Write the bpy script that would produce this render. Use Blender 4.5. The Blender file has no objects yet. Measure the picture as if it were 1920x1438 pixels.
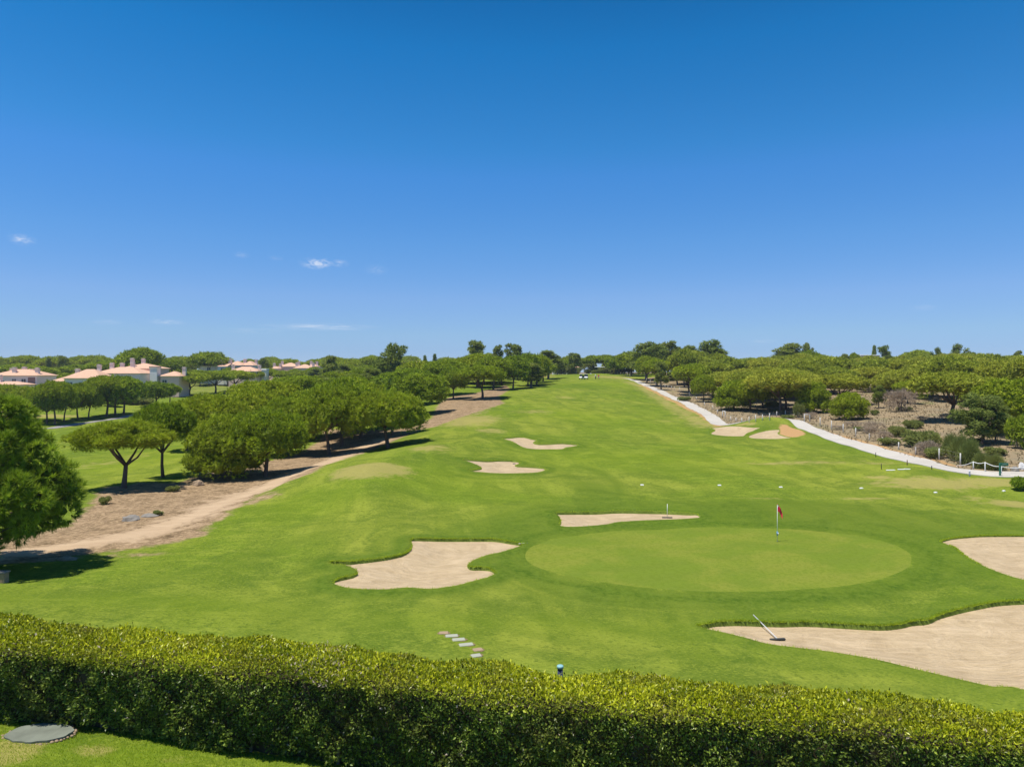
import bpy, math, random
import numpy as np
from mathutils import Vector
from mathutils.geometry import delaunay_2d_cdt
R = math.radians
S = bpy.context.scene
C = S.collection

# ---------------------------------------------------------------- camera, sky, sun
F = 1300.0; CX = 960.0; YH = 698.0; ZC = 10.0          # focal length in photo pixels, horizon row, camera height
cam = bpy.data.objects.new('camera', bpy.data.cameras.new('camera')); C.objects.link(cam)
cam.location = (0, 0, ZC); cam.rotation_euler = (R(90), 0, 0)
cam.data.sensor_width = 36; cam.data.lens = F/1920*36; cam.data.shift_y = -(719-YH)/1920
cam.data.clip_start = .1; cam.data.clip_end = 20000
S.camera = cam
SUN_AZ = math.atan2(-.88, -.47); SUN_EL = R(73)         # measured from +Y towards +X
W = bpy.data.worlds.new('World'); S.world = W; W.use_nodes = True
wn = W.node_tree; wn.nodes.clear()
def wnode(t, **k):
    n = wn.nodes.new(t)
    for a, b in k.items(): setattr(n, a, b)
    return n
sky = wnode('ShaderNodeTexSky', sky_type='NISHITA', sun_disc=False, sun_elevation=SUN_EL, sun_rotation=SUN_AZ)
sky.altitude = 0; sky.air_density = .6; sky.dust_density = 0; sky.ozone_density = 10
bg = wnode('ShaderNodeBackground'); bg.inputs[1].default_value = .1
out = wnode('ShaderNodeOutputWorld')
hs = wnode('ShaderNodeHueSaturation'); hs.inputs['Saturation'].default_value = 1.1
wn.links.new(sky.outputs[0], hs.inputs['Color'])
# grade the clear sky by elevation: deep polarised blue overhead, pale blue at the horizon
sep = wnode('ShaderNodeSeparateXYZ'); tcg = wnode('ShaderNodeTexCoord'); wn.links.new(tcg.outputs['Generated'], sep.inputs[0])
cr = wnode('ShaderNodeValToRGB'); els = cr.color_ramp.elements
for i, (p, c) in enumerate([(0, (.42, .40, .48)), (.03, (.50, .45, .475)), (.054, (.655, .548, .496)), (.105, (.877, .684, .605)), (.179, (.805, .807, .73)), (.269, (.64, .89, .863)), (.303, (.49, .90, .855)), (.42, (.215, .855, .852)), (.473, (.154, .734, .763)), (.75, (.5, .6, .6))]):
    e = els[i] if i < 2 else els.new(p); e.position = p; e.color = c+(1,)
wn.links.new(sep.outputs[2], cr.inputs[0])
gm = wnode('ShaderNodeMix', data_type='RGBA', blend_type='MULTIPLY'); gm.inputs[0].default_value = 1
g2 = wnode('ShaderNodeMix', data_type='RGBA', blend_type='MULTIPLY'); g2.inputs[0].default_value = 1; g2.inputs[7].default_value = (2, 2, 2, 1)
wn.links.new(hs.outputs[0], gm.inputs[6]); wn.links.new(cr.outputs[0], gm.inputs[7]); wn.links.new(gm.outputs[2], g2.inputs[6])
# a few wisps of cloud low in the sky, placed by direction
tc = wnode('ShaderNodeTexCoord'); last = g2.outputs[2]
def cloud(px, py, rx, ry, amp, seed):
    global last
    d = Vector(((px-CX)/F, 1, -(py-YH)/F)).normalized()
    mp = wnode('ShaderNodeMapping'); mp.vector_type = 'TEXTURE'
    mp.inputs['Location'].default_value = d; mp.inputs['Scale'].default_value = (rx/F, 1, ry/F)
    wn.links.new(tc.outputs['Generated'], mp.inputs['Vector'])
    ln = wnode('ShaderNodeVectorMath', operation='LENGTH'); wn.links.new(mp.outputs[0], ln.inputs[0])
    mr = wnode('ShaderNodeMapRange'); mr.interpolation_type = 'SMOOTHSTEP'
    mr.inputs['From Min'].default_value = 1; mr.inputs['From Max'].default_value = 0
    wn.links.new(ln.outputs['Value'], mr.inputs['Value'])
    nz = wnode('ShaderNodeTexNoise'); nz.noise_dimensions = '4D'; nz.inputs['W'].default_value = seed
    nz.inputs['Scale'].default_value = 2.2; nz.inputs['Detail'].default_value = 6; nz.inputs['Roughness'].default_value = .65; nz.inputs['Distortion'].default_value = .8
    wn.links.new(mp.outputs[0], nz.inputs['Vector'])
    r2 = wnode('ShaderNodeMapRange'); r2.inputs['From Min'].default_value = .4; r2.inputs['From Max'].default_value = .75
    wn.links.new(nz.outputs[0], r2.inputs['Value'])
    mu = wnode('ShaderNodeMath', operation='MULTIPLY'); wn.links.new(mr.outputs[0], mu.inputs[0]); wn.links.new(r2.outputs[0], mu.inputs[1])
    m3 = wnode('ShaderNodeMath', operation='MULTIPLY'); m3.inputs[1].default_value = amp; wn.links.new(mu.outputs[0], m3.inputs[0])
    mx = wnode('ShaderNodeMix', data_type='RGBA'); mx.inputs[7].default_value = (8, 8.4, 9, 1)
    wn.links.new(m3.outputs[0], mx.inputs[0]); wn.links.new(last, mx.inputs[6]); last = mx.outputs[2]
for c in [(594, 494, 34, 13, 1.3, 1), (638, 494, 20, 9, .5, 2), (706, 506, 26, 12, .35, 3), (42, 450, 18, 11, .6, 4), (312, 604, 34, 7, .4, 5),
          (600, 613, 120, 9, .6, 6), (480, 620, 60, 8, .25, 7), (200, 604, 25, 6, .3, 8), (1730, 577, 24, 7, .2, 9), (1430, 640, 30, 5, .25, 10), (452, 478, 16, 7, .25, 11), (517, 484, 16, 6, .2, 12)]:
    cloud(*c)
wn.links.new(last, bg.inputs[0]); wn.links.new(bg.outputs[0], out.inputs[0])
sun = bpy.data.objects.new('sun', bpy.data.lights.new('sun', 'SUN')); C.objects.link(sun)
sun.data.energy = 5; sun.data.angle = R(.53); sun.data.color = (1, .955, .88)
TS = Vector((math.sin(SUN_AZ)*math.cos(SUN_EL), math.cos(SUN_AZ)*math.cos(SUN_EL), math.sin(SUN_EL)))
sun.rotation_euler = TS.to_track_quat('Z', 'Y').to_euler(); sun.location = (0, 0, 60)
S.view_settings.view_transform = 'Standard'; S.view_settings.look = 'None'; S.view_settings.exposure = .15; S.view_settings.gamma = 1
S.cycles.max_bounces = 6; S.cycles.diffuse_bounces = 3; S.cycles.transmission_bounces = 3

# ---------------------------------------------------------------- helpers
def tag(o, label=None, cat=None, group=None, kind=None):
    for k, v in (('label', label), ('category', cat), ('group', group), ('kind', kind)):
        if v: o[k] = v
    return o
def empty(name, loc, rz=0, sc=None):
    o = bpy.data.objects.new(name, None); C.objects.link(o); o.location = loc; o.rotation_euler = (0, 0, rz)
    o.empty_display_size = .3
    if sc: o.scale = sc
    return o
def npmesh(name, V, T, mats, attrs=None, smooth=True, midx=None, n=3):
    """mesh from numpy arrays; every face has n corners"""
    V = np.asarray(V, np.float32); T = np.asarray(T, np.int32)
    me = bpy.data.meshes.new(name); me.vertices.add(len(V)); me.vertices.foreach_set('co', V.ravel())
    me.loops.add(len(T)*n); me.loops.foreach_set('vertex_index', T.ravel())
    me.polygons.add(len(T)); me.polygons.foreach_set('loop_start', np.arange(len(T), dtype=np.int32)*n)
    me.polygons.foreach_set('use_smooth', np.full(len(T), smooth))
    for m in (mats if isinstance(mats, (list, tuple)) else [mats]): me.materials.append(m)
    if midx is not None: me.polygons.foreach_set('material_index', np.asarray(midx, np.int32))
    for k, a in (attrs or {}).items():
        at = me.attributes.new(k, 'FLOAT', 'POINT'); at.data.foreach_set('value', np.asarray(a, np.float32))
    me.update(); me.validate()
    return me
def link(name, me, parent=None):
    o = bpy.data.objects.new(name, me); C.objects.link(o)
    if parent: o.parent = parent
    return o
class MB:
    """collects polygons for one mesh"""
    def __init__(s): s.v = []; s.f = []
    def add(s, vs, fs):
        b = len(s.v); s.v += [tuple(v) for v in vs]; s.f += [tuple(i+b for i in f) for f in fs]; return s
    def box(s, x0, x1, y0, y1, z0, z1, bev=0):
        if bev:
            b = bev; P = []
            for z, i in ((z0, b), (z0+b, 0), (z1-b, 0), (z1, b)):
                P += [(x0+i, y0+i, z), (x1-i, y0+i, z), (x1-i, y1-i, z), (x0+i, y1-i, z)]
            f = [(3, 2, 1, 0), (12, 13, 14, 15)]
            for k in range(3):
                for j in range(4): f.append((k*4+j, k*4+(j+1) % 4, k*4+4+(j+1) % 4, k*4+4+j))
            return s.add(P, f)
        return s.add([(x, y, z) for z in (z0, z1) for x, y in ((x0, y0), (x1, y0), (x1, y1), (x0, y1))],
                     [(3, 2, 1, 0), (4, 5, 6, 7), (0, 1, 5, 4), (1, 2, 6, 5), (2, 3, 7, 6), (3, 0, 4, 7)])
    def tube(s, pts, rad, n=6, cap=True):
        pts = [Vector(p) for p in pts]; b = len(s.v)
        rad = rad if isinstance(rad, (list, tuple)) else [rad]*len(pts)
        for i, p in enumerate(pts):
            t = (pts[min(i+1, len(pts)-1)]-pts[max(i-1, 0)]).normalized()
            a = t.cross(Vector((.31, .17, .05)) if abs(t.z) > .9 else Vector((0, 0, 1))).normalized(); c = t.cross(a)
            for k in range(n):
                th = k/n*2*math.pi; q = p+(a*math.cos(th)+c*math.sin(th))*rad[i]; s.v.append(tuple(q))
        for i in range(len(pts)-1):
            for k in range(n):
                s.f.append((b+i*n+k, b+(i+1)*n+k, b+(i+1)*n+(k+1) % n, b+i*n+(k+1) % n))
        if cap: s.f.append(tuple(b+k for k in range(n))); s.f.append(tuple(b+(len(pts)-1)*n+k for k in reversed(range(n))))
        return s
    def mesh(s, name, mat, smooth=False):
        me = bpy.data.meshes.new(name); me.from_pydata(s.v, [], s.f); me.materials.append(mat)
        if smooth: me.polygons.foreach_set('use_smooth', [True]*len(me.polygons))
        me.update(); return me
    def build(s, name, mat, parent=None, smooth=False): return link(name, s.mesh(name, mat, smooth), parent)

# ---------------------------------------------------------------- materials
class M:
    def __init__(s, name, rough=.7, spec=.3):
        s.m = bpy.data.materials.new(name); s.m.use_nodes = True; s.t = s.m.node_tree
        s.b = s.t.nodes['Principled BSDF']; s.b.inputs['Roughness'].default_value = rough
        s.b.inputs['Specular IOR Level'].default_value = spec; s.tc = s.t.nodes.new('ShaderNodeTexCoord')
    def lk(s, a, b): s.t.links.new(a, b)
    def noise(s, scale, detail=3, rough=.5, dist=0, stretch=None, rot=0, src=None):
        n = s.t.nodes.new('ShaderNodeTexNoise'); n.inputs['Scale'].default_value = scale; n.inputs['Detail'].default_value = detail
        n.inputs['Roughness'].default_value = rough; n.inputs['Distortion'].default_value = dist
        o = src or s.tc.outputs['Object']
        if stretch or rot:
            mp = s.t.nodes.new('ShaderNodeMapping'); mp.inputs['Scale'].default_value = stretch or (1, 1, 1); mp.inputs['Rotation'].default_value = (0, 0, rot)
            s.lk(o, mp.inputs[0]); o = mp.outputs[0]
        s.lk(o, n.inputs['Vector']); return n.outputs[0]
    def rng(s, v, a, b, c=0, d=1, smooth=False):
        n = s.t.nodes.new('ShaderNodeMapRange'); n.interpolation_type = 'SMOOTHSTEP' if smooth else 'LINEAR'
        for i, x in zip((1, 2, 3, 4), (a, b, c, d)): n.inputs[i].default_value = x
        s.lk(v, n.inputs[0]); return n.outputs[0]
    def math(s, op, a, b=0, c=None):
        n = s.t.nodes.new('ShaderNodeMath'); n.operation = op
        for i, x in enumerate((a, b, c)):
            if x is None: continue
            if isinstance(x, (int, float)): n.inputs[i].default_value = x
            else: s.lk(x, n.inputs[i])
        return n.outputs[0]
    def mix(s, f, a, b, mode='MIX'):
        n = s.t.nodes.new('ShaderNodeMix'); n.data_type = 'RGBA'; n.blend_type = mode
        for i, x in ((0, f), (6, a), (7, b)):
            if isinstance(x, (int, float)): n.inputs[i].default_value = x
            elif isinstance(x, tuple): n.inputs[i].default_value = x+(1,)
            else: s.lk(x, n.inputs[i])
        return n.outputs[2]
    def attr(s, name):
        n = s.t.nodes.new('ShaderNodeAttribute'); n.attribute_name = name; return n.outputs['Fac']
    def col(s, c):
        if isinstance(c, tuple): s.b.inputs['Base Color'].default_value = c+(1,)
        else: s.lk(c, s.b.inputs['Base Color'])
        return s
    def bump(s, h, strength, dist):
        n = s.t.nodes.new('ShaderNodeBump'); n.inputs['Strength'].default_value = strength; n.inputs['Distance'].default_value = dist
        s.lk(h, n.inputs['Height']); s.lk(n.outputs[0], s.b.inputs['Normal']); return s
    def leafy(s, f, col):
        tr = s.t.nodes.new('ShaderNodeBsdfTranslucent'); mx = s.t.nodes.new('ShaderNodeMixShader'); mx.inputs[0].default_value = f
        if isinstance(col, tuple): tr.inputs[0].default_value = col+(1,)
        else: s.lk(col, tr.inputs[0])
        o = s.t.nodes['Material Output']; s.lk(s.b.outputs[0], mx.inputs[1]); s.lk(tr.outputs[0], mx.inputs[2]); s.lk(mx.outputs[0], o.inputs[0]); return s
def plain(name, c, rough=.6, var=.12, scale=3, spec=.3, bump=0):
    m = M(name, rough, spec); n = m.noise(scale, 4, .6)
    m.col(m.mix(n, tuple(x*(1-var) for x in c), tuple(min(1, x*(1+var)) for x in c)))
    if bump: m.bump(n, .6, bump)
    return m.m
def foliage(name, dark, mid, lite, rough=.6, trans=.25, spec=.12):
    m = M(name, rough, spec); a = m.attr('tint')
    c = m.mix(m.rng(a, 0, .5), dark, mid); c = m.mix(m.rng(a, .5, 1), c, lite)
    oi = m.t.nodes.new('ShaderNodeObjectInfo')
    c = m.mix(m.math('MULTIPLY', oi.outputs['Random'], .35), c, (lite[0]*1.1, lite[1]*.9, lite[2]*.8))
    n = m.noise(.45, 2); c = m.mix(m.rng(n, .35, .7, 0, .35), c, tuple(x*.72 for x in mid))
    return m.col(c).leafy(trans, c).m
def grass_colour(m, deep, mid, lite):
    big = m.noise(.045, 3, .55, .5); md = m.noise(.25, 4, .65, 1.0, (1, .6, 1), .15); st = m.noise(.9, 5, .75, .6, (.5, 1, 1), -.12)
    wv = m.t.nodes.new('ShaderNodeTexWave'); wv.inputs['Scale'].default_value = .085; wv.inputs['Distortion'].default_value = 2.2; wv.inputs['Detail'].default_value = 2; wv.inputs['Detail Scale'].default_value = .35
    mp_ = m.t.nodes.new('ShaderNodeMapping'); mp_.inputs['Rotation'].default_value = (0, 0, -.13); m.lk(m.tc.outputs['Object'], mp_.inputs[0]); m.lk(mp_.outputs[0], wv.inputs[0])
    fine = m.noise(3.2, 5, .8); fib = m.noise(11, 3, .8, 0, (.7, 1, 1))
    c = m.mix(m.rng(big, .43, .57), mid, lite); c = m.mix(m.rng(md, .46, .58, 0, .62), c, deep); c = m.mix(m.rng(st, .48, .60, 0, .42), c, tuple(x*1.15 for x in lite))
    c = m.mix(m.rng(wv.outputs['Fac'], .35, .65, 0, .3, True), c, tuple(x*.82 for x in mid))
    c = m.mix(m.rng(fine, .50, .62, 0, .6), c, tuple(x*.85 for x in deep)); c = m.mix(m.rng(fib, .52, .64, 0, .5), c, tuple(x*1.25 for x in lite)); c = m.mix(m.rng(fib, .46, .3, 0, .5), c, tuple(x*.6 for x in deep))
    return c, fine, fib
def ground_material():
    m = M('ground_mat', .95, .0)
    g, fine, fib = grass_colour(m, (.072, .122, .016), (.140, .202, .020), (.230, .264, .036))
    nz = m.noise(.8, 5, .7, .4); nf = m.noise(4, 4, .7)
    def mask(name, a=.35, amp=.7):
        v = m.math('ADD', m.attr(name), m.math('MULTIPLY', m.math('SUBTRACT', nz, .5), amp)); return m.rng(v, a, a+.3, 0, 1, True)
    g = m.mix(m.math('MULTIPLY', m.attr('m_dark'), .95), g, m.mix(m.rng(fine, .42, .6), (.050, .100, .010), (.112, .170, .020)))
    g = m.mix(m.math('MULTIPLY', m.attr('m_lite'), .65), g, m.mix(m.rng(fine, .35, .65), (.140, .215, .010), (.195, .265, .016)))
    dry = m.mix(nf, (.28, .235, .07), (.43, .34, .14)); g = m.mix(m.math('MULTIPLY', mask('m_dry', .3, 1.1), .62), g, dry)
    sc1 = m.mix(m.rng(nf, .3, .7), (.19, .14, .08), (.39, .295, .175)); v = m.noise(.25, 5, .7, .5)
    sc2 = m.mix(m.rng(v, .45, .62), sc1, (.24, .195, .125)); sc2 = m.mix(m.rng(m.noise(.16, 4, .7, .5), .56, .68, 0, .7), sc2, (.135, .165, .055))
    g = m.mix(mask('m_scrub', .35, .5), g, sc2)
    d = m.mix(m.rng(nz, .3, .7), (.12, .082, .046), (.36, .25, .145)); d = m.mix(m.rng(nf, .48, .66, 0, .85), d, (.46, .33, .19))
    g = m.mix(mask('m_dirt', .35, .9), g, d)
    tr = m.mix(m.noise(1.2, 5, .7, 0, (.4, 1, 1)), (.33, .225, .135), (.60, .45, .29)); g = m.mix(mask('m_track', .42, .8), g, tr)
    orr = m.mix(nf, (.36, .20, .08), (.52, .33, .16)); g = m.mix(mask('m_orange', .35, .8), g, orr)
    m.col(g); h = m.math('ADD', m.math('MULTIPLY', fine, .6), fib); m.bump(h, .55, .05); return m.m
def green_material():
    m = M('green_mat', .95, .0); w = m.t.nodes.new('ShaderNodeTexWave'); w.inputs['Scale'].default_value = .16; w.inputs['Distortion'].default_value = 1.2; w.inputs['Detail'].default_value = 2
    mp = m.t.nodes.new('ShaderNodeMapping'); mp.inputs['Rotation'].default_value = (0, 0, 1.25); m.lk(m.tc.outputs['Object'], mp.inputs[0]); m.lk(mp.outputs[0], w.inputs[0])
    big = m.noise(.22, 4, .6, .6); fn = m.noise(5, 4, .7)
    c = m.mix(m.rng(big, .42, .58), (.145, .195, .026), (.195, .222, .034)); c = m.mix(m.math('MULTIPLY', w.outputs['Fac'], .3), c, (.15, .215, .022)); c = m.mix(m.rng(fn, .46, .6, 0, .5), c, (.115, .165, .016))
    m.col(c).bump(fn, .2, .01); return m.m
def sand_material(seed=0):
    m = M('sand_mat', .95, .1); w = m.t.nodes.new('ShaderNodeTexWave'); w.bands_direction = 'Y'
    w.inputs['Scale'].default_value = 1.5; w.inputs['Distortion'].default_value = 22; w.inputs['Detail'].default_value = 3; w.inputs['Detail Scale'].default_value = .35
    m.lk(m.tc.outputs['Object'], w.inputs[0]); n = m.noise(.8, 5, .65, 1.2); f = m.noise(18, 3, .7)
    c = m.mix(m.rng(n, .35, .65), (.41, .305, .175), (.53, .405, .245)); n2 = m.noise(1.5, 4, .6, 2.2, (.28, 1.3, 1), .35); c = m.mix(m.rng(n2, .42, .68, 0, .4), c, (.64, .50, .33)); c = m.mix(m.math('MULTIPLY', w.outputs['Fac'], .14), c, (.62, .48, .29)); c = m.mix(m.rng(f, .45, .8, 0, .3), c, (.30, .215, .12))
    m.col(c); m.bump(m.math('ADD', m.math('MULTIPLY', w.outputs['Fac'], .15), m.math('ADD', m.math('ADD', n, n2), m.math('MULTIPLY', f, .2))), .85, .16); return m.m
MG = ground_material(); MGREEN = green_material(); MSAND = sand_material()
MLIP = plain('lip_turf', (.15, .20, .03), .95, .5, 9, .1, .03)
MBARK = plain('bark', (.135, .095, .07), .9, .45, 5, .15, .03); MBARKG = plain('bark_grey', (.17, .15, .125), .9, .4, 5, .15, .03)
MPINE = foliage('pine_needles', (.06, .10, .008), (.24, .335, .014), (.54, .65, .036), trans=.26)
MPINED = foliage('dark_pine_needles', (.10, .14, .03), (.22, .29, .045), (.38, .45, .09), trans=.32)
MOLIVE = foliage('olive_pine_needles', (.08, .115, .015), (.33, .39, .032), (.60, .64, .08), trans=.22)
MOAK = foliage('oak_leaves', (.10, .15, .03), (.21, .28, .055), (.34, .41, .10), trans=.3)
MSHRUB = foliage('shrub_leaves', (.13, .16, .045), (.24, .29, .07), (.36, .40, .12), trans=.4)
MGREY = foliage('dry_twigs', (.26, .20, .14), (.38, .31, .22), (.48, .40, .30))
MHEDGE = None
MCONC = plain('concrete_path', (.485, .45, .39), .95, .2, .35, .1, .01)
MWHITE = plain('white_paint', (.78, .77, .74), .5, .06); MGREENP = plain('green_paint', (.03, .16, .11), .5); MDARK = plain('dark_post', (.045, .05, .045), .6)
MPOST = plain('weathered_post', (.42, .39, .34), .85, .25, 4); MMETAL = plain('aluminium', (.6, .6, .6), .35, .05)
MWALL = plain('cream_render', (.78, .70, .65), .85, .05, .4); MWALLP = plain('pink_render', (.76, .54, .46), .85, .06, .4); MWALLW = plain('white_render', (.78, .75, .71), .85, .04, .4)
def tile_material():
    m = M('roof_tiles', .85, .15); w = m.t.nodes.new('ShaderNodeTexWave'); w.inputs['Scale'].default_value = 2.2; w.inputs['Distortion'].default_value = .6; m.lk(m.tc.outputs['Object'], w.inputs[0])
    n = m.noise(.9, 5, .7); c = m.mix(n, (.58, .33, .21), (.80, .54, .38)); c = m.mix(m.math('MULTIPLY', w.outputs['Fac'], .3), c, (.5, .3, .2)); m.col(c).bump(w.outputs['Fac'], .5, .05); return m.m
MCHIM = plain('chimney_render', (.80, .66, .60), .85, .06, .8); MTILE = tile_material(); MGLASS = plain('window_glass', (.05, .06, .075), .15, .2, 1, .6); MFRAME = plain('window_frame', (.7, .68, .64), .6)
MRED = plain('red_cloth', (.62, .03, .05), .8, .1); MBLUE = plain('blue_plastic', (.12, .3, .5), .5); MRUBBER = plain('rubber', (.02, .02, .02), .8)
MSTONE = plain('grey_stone', (.24, .22, .19), .9, .3, 3, .2, .03); MSLAB = plain('slab_stone', (.36, .37, .29), .9, .12, 6, .2, .01); MTER = plain('sandstone', (.34, .245, .155), .9, .3, 8, .2, .01)
MSKIN = plain('skin', (.5, .3, .21), .6, .05); MNAVY = plain('navy_cloth', (.03, .04, .09), .8); MCLOTH = plain('white_cloth', (.75, .75, .75), .8, .03); MHAIR = plain('dark_hair', (.05, .035, .025), .7)

# ---------------------------------------------------------------- terrain height
_P = []
def pz(px, py, z): Y = (ZC-z)*F/(py-YH); _P.append(((px-CX)/F*Y, Y, z))
def wz(X, Y, z): _P.append((X, Y, z))
for a in [(0, 1361, 2.0), (167, 1378, 1.95), (300, 1394, 1.86), (533, 1430, 1.6), (300, 1180, 1.0), (830, 1190, .62), (1200, 1230, .4), (1600, 1262, .05), (1880, 1302, -.05),
          (-150, 1100, 1.0), (0, 1090, .75), (0, 1042, .25), (300, 1080, .6), (600, 1120, .3), (300, 1003, 0), (620, 1045, .5), (900, 1050, .25), (980, 1000, .35), (1000, 1060, .12), (1350, 1112, .0),
          (1350, 990, .2), (1350, 1050, .1), (1708, 1045, 0), (1900, 1050, -.1), (2050, 1100, 0), (1900, 960, .0), (1500, 935, 0), (1200, 905, .25), (1000, 925, .55), (1180, 975, .12), (940, 880, .75), (1010, 835, 1.2),
          (800, 930, .8), (600, 960, .6), (450, 968, .3), (690, 882, 2.1), (560, 905, 1.0), (800, 845, 2.15), (860, 800, 2.2), (1200, 850, .6), (1200, 800, 1.4), (1130, 760, 3.1), (1000, 770, 3.1), (1100, 728, 5.6), (1100, 711.5, 7.5),
          (1400, 832, .8), (1600, 862, .45), (1800, 910, .2), (1920, 893, .45), (1830, 888, .5), (1700, 862, .8), (1560, 818, 1.3), (1470, 792, 1.9), (1360, 799, 1.4), (1300, 765, 2.6), (1240, 737, 4.3), (1187, 713, 7.0),
          (1840, 833, 1.7), (1890, 795, 3), (1750, 782, 3.1), (1600, 770, 3.2), (1500, 762, 3.1), (1400, 765, 2.8), (1320, 745, 3.6),
          (150, 940, -.3), (232, 915, -.2), (305, 897, -.2), (490, 890, 0), (420, 892, -.1), (250, 995, 0), (500, 912, 0.2), (615, 855, .2), (660, 850, .55), (725, 840, .9), (850, 762, 3.1), (905, 748, 4.1), (960, 728, 5.4), (1025, 716, 6.6),
          (170, 850, -1.2), (250, 800, -.8), (100, 798, -1), (300, 767, .1), (-100, 850, -1)]: pz(*a)
for a in [(-13, 18.5, 1.75), (-6, 18, 1.35), (0, 17.5, 1.15), (6, 17, .95), (12, 16.5, .7), (0, 14, 1.35), (5, 13, 1.2), (10, 12.5, 1.05), (-12, 12, 2.2), (-6, 12, 1.75), (0, 11, 1.5), (8, 10.5, 1.3), (-20, 16, 2.1), (18, 14, .9), (-30, 22, 1.6), (-40, 35, .8),
          (-25, 26, 1.2), (38, 300, 9.3), (35, 330, 9.2), (60, 280, 8.3), (150, 200, 6), (100, 200, 5.6), (75, 170, 4.8), (200, 260, 8), (110, 260, 7.4), (80, 230, 6.2), (250, 350, 9.5), (120, 350, 9), (60, 400, 9.2), (0, 500, 9.2), (300, 500, 10), (-300, 500, 9), (-150, 215, 2.5), (-120, 205, 2.3),
          (-100, 300, 4.5), (-60, 240, 4.5), (-60, 180, 2.2), (-40, 150, 1.6), (-25, 170, 3.5), (-10, 260, 7.6), (-180, 300, 5), (-200, 420, 8), (-80, 420, 8.5), (120, 110, 2.8), (140, 140, 4), (80, 100, 2.3), (-130, 150, -.3), (-20, 300, 7.8), (0, 380, 8.6), (40, 68, .9), (60, 60, .8)]: wz(*a)
_A = np.array(_P); 
def _uv(X, Y):
    a = np.clip(np.arctan2(X, Y), -.95, .95)*2.4; v = np.clip(.5*np.log(X*X+Y*Y+1e-6), math.log(10), math.log(560)); return a, v
_ua, _va = _uv(_A[:, 0], _A[:, 1]); _n = len(_A)
def _k(r2): return .5*r2*np.log(r2+1e-9)
_K = _k((_ua[:, None]-_ua[None])**2+(_va[:, None]-_va[None])**2); _K[np.diag_indices(_n)] += .0015
_Q = np.stack([np.ones(_n), _ua, _va], 1); _w = np.linalg.solve(np.block([[_K, _Q], [_Q.T, np.zeros((3, 3))]]), np.concatenate([_A[:, 2], np.zeros(3)]))
BANK = 1.35
def H0(X, Y):
    X = np.asarray(X, float); Y = np.asarray(Y, float); sh = X.shape; X = X.ravel(); Y = Y.ravel(); o = np.empty(len(X))
    for i in range(0, len(X), 20000):
        x = X[i:i+20000]; y = Y[i:i+20000]; a, v = _uv(x, y)
        z = _k((a[:, None]-_ua[None])**2+(v[:, None]-_va[None])**2)@_w[:_n]+_w[_n]+_w[_n+1]*a+_w[_n+2]*v
        d = np.hypot(x, y); am = np.clip((d-22)/30, 0, 1)
        z += am*(.13*np.sin(x*.31+1.3*np.sin(y*.11))*np.sin(y*.23+.7*np.sin(x*.17))+.045*np.sin(x*.9+y*.4)*np.sin(y*.7-x*.2))
        z += BANK*np.exp(-((x-40.3)/4.8)**2-((y-109)/2.9)**2)          # bank behind the twin bunker
        o[i:i+20000] = z
    return o.reshape(sh)
def H(x, y): return float(H0(np.array([x]), np.array([y]))[0])
_YS = np.exp(np.linspace(math.log(11), math.log(520), 900))
def hits(P):
    """photo pixels -> points on the ground"""
    P = np.asarray(P, float); u = (P[:, 0]-CX)/F; s = (P[:, 1]-YH)/F
    Yg = np.broadcast_to(_YS, (len(P), len(_YS))); hz = H0(u[:, None]*Yg, Yg); d = (ZC-s[:, None]*Yg)-hz
    res = []
    for i in range(len(P)):
        j = np.nonzero(d[i] < 0)[0]; j = j[0] if len(j) else len(_YS)-1; j = max(j, 1)
        t = d[i, j-1]/(d[i, j-1]-d[i, j]+1e-12); t = min(max(t, 0), 1); Y = _YS[j-1]+t*(_YS[j]-_YS[j-1]); res.append((u[i]*Y, Y))
    return np.array(res)
def hit(px, py): x, y = hits([(px, py)])[0]; return x, y, H(x, y)
def zo(pts, ox, oy, s): return [(ox+x/s, oy+y/s) for x, y in pts]
def smooth_poly(P, step):
    P = np.asarray(P); n = len(P); out = []
    for i in range(n):
        a, b, c, d = P[i-1], P[i], P[(i+1) % n], P[(i+2) % n]; m = max(1, int(np.linalg.norm(c-b)/step))
        for k in range(m):
            t = k/m; out.append(.5*((2*b)+(-a+c)*t+(2*a-5*b+4*c-d)*t*t+(-a+3*b-3*c+d)*t**3))
    return np.array(out)
def sdist(X, Y, P):
    """signed distance to a closed polygon, positive inside"""
    P = np.asarray(P); Q = np.roll(P, -1, 0); out = np.full(len(X), 1e9); ins = np.zeros(len(X), bool)
    for (ax, ay), (bx, by) in zip(P, Q):
        dx, dy = bx-ax, by-ay; t = np.clip(((X-ax)*dx+(Y-ay)*dy)/(dx*dx+dy*dy+1e-12), 0, 1)
        out = np.minimum(out, (X-ax-t*dx)**2+(Y-ay-t*dy)**2)
        if ay != by: ins ^= ((ay > Y) != (by > Y)) & (X < (bx-ax)*(Y-ay)/(by-ay)+ax)
    return np.where(ins, 1, -1)*np.sqrt(out)
def near_sdist(X, Y, P, pad):
    P = np.asarray(P); d = np.full(len(X), -1e3)
    k = (X > P[:, 0].min()-pad) & (X < P[:, 0].max()+pad) & (Y > P[:, 1].min()-pad) & (Y < P[:, 1].max()+pad)
    if k.any(): d[k] = sdist(X[k], Y[k], P)
    return d

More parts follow.
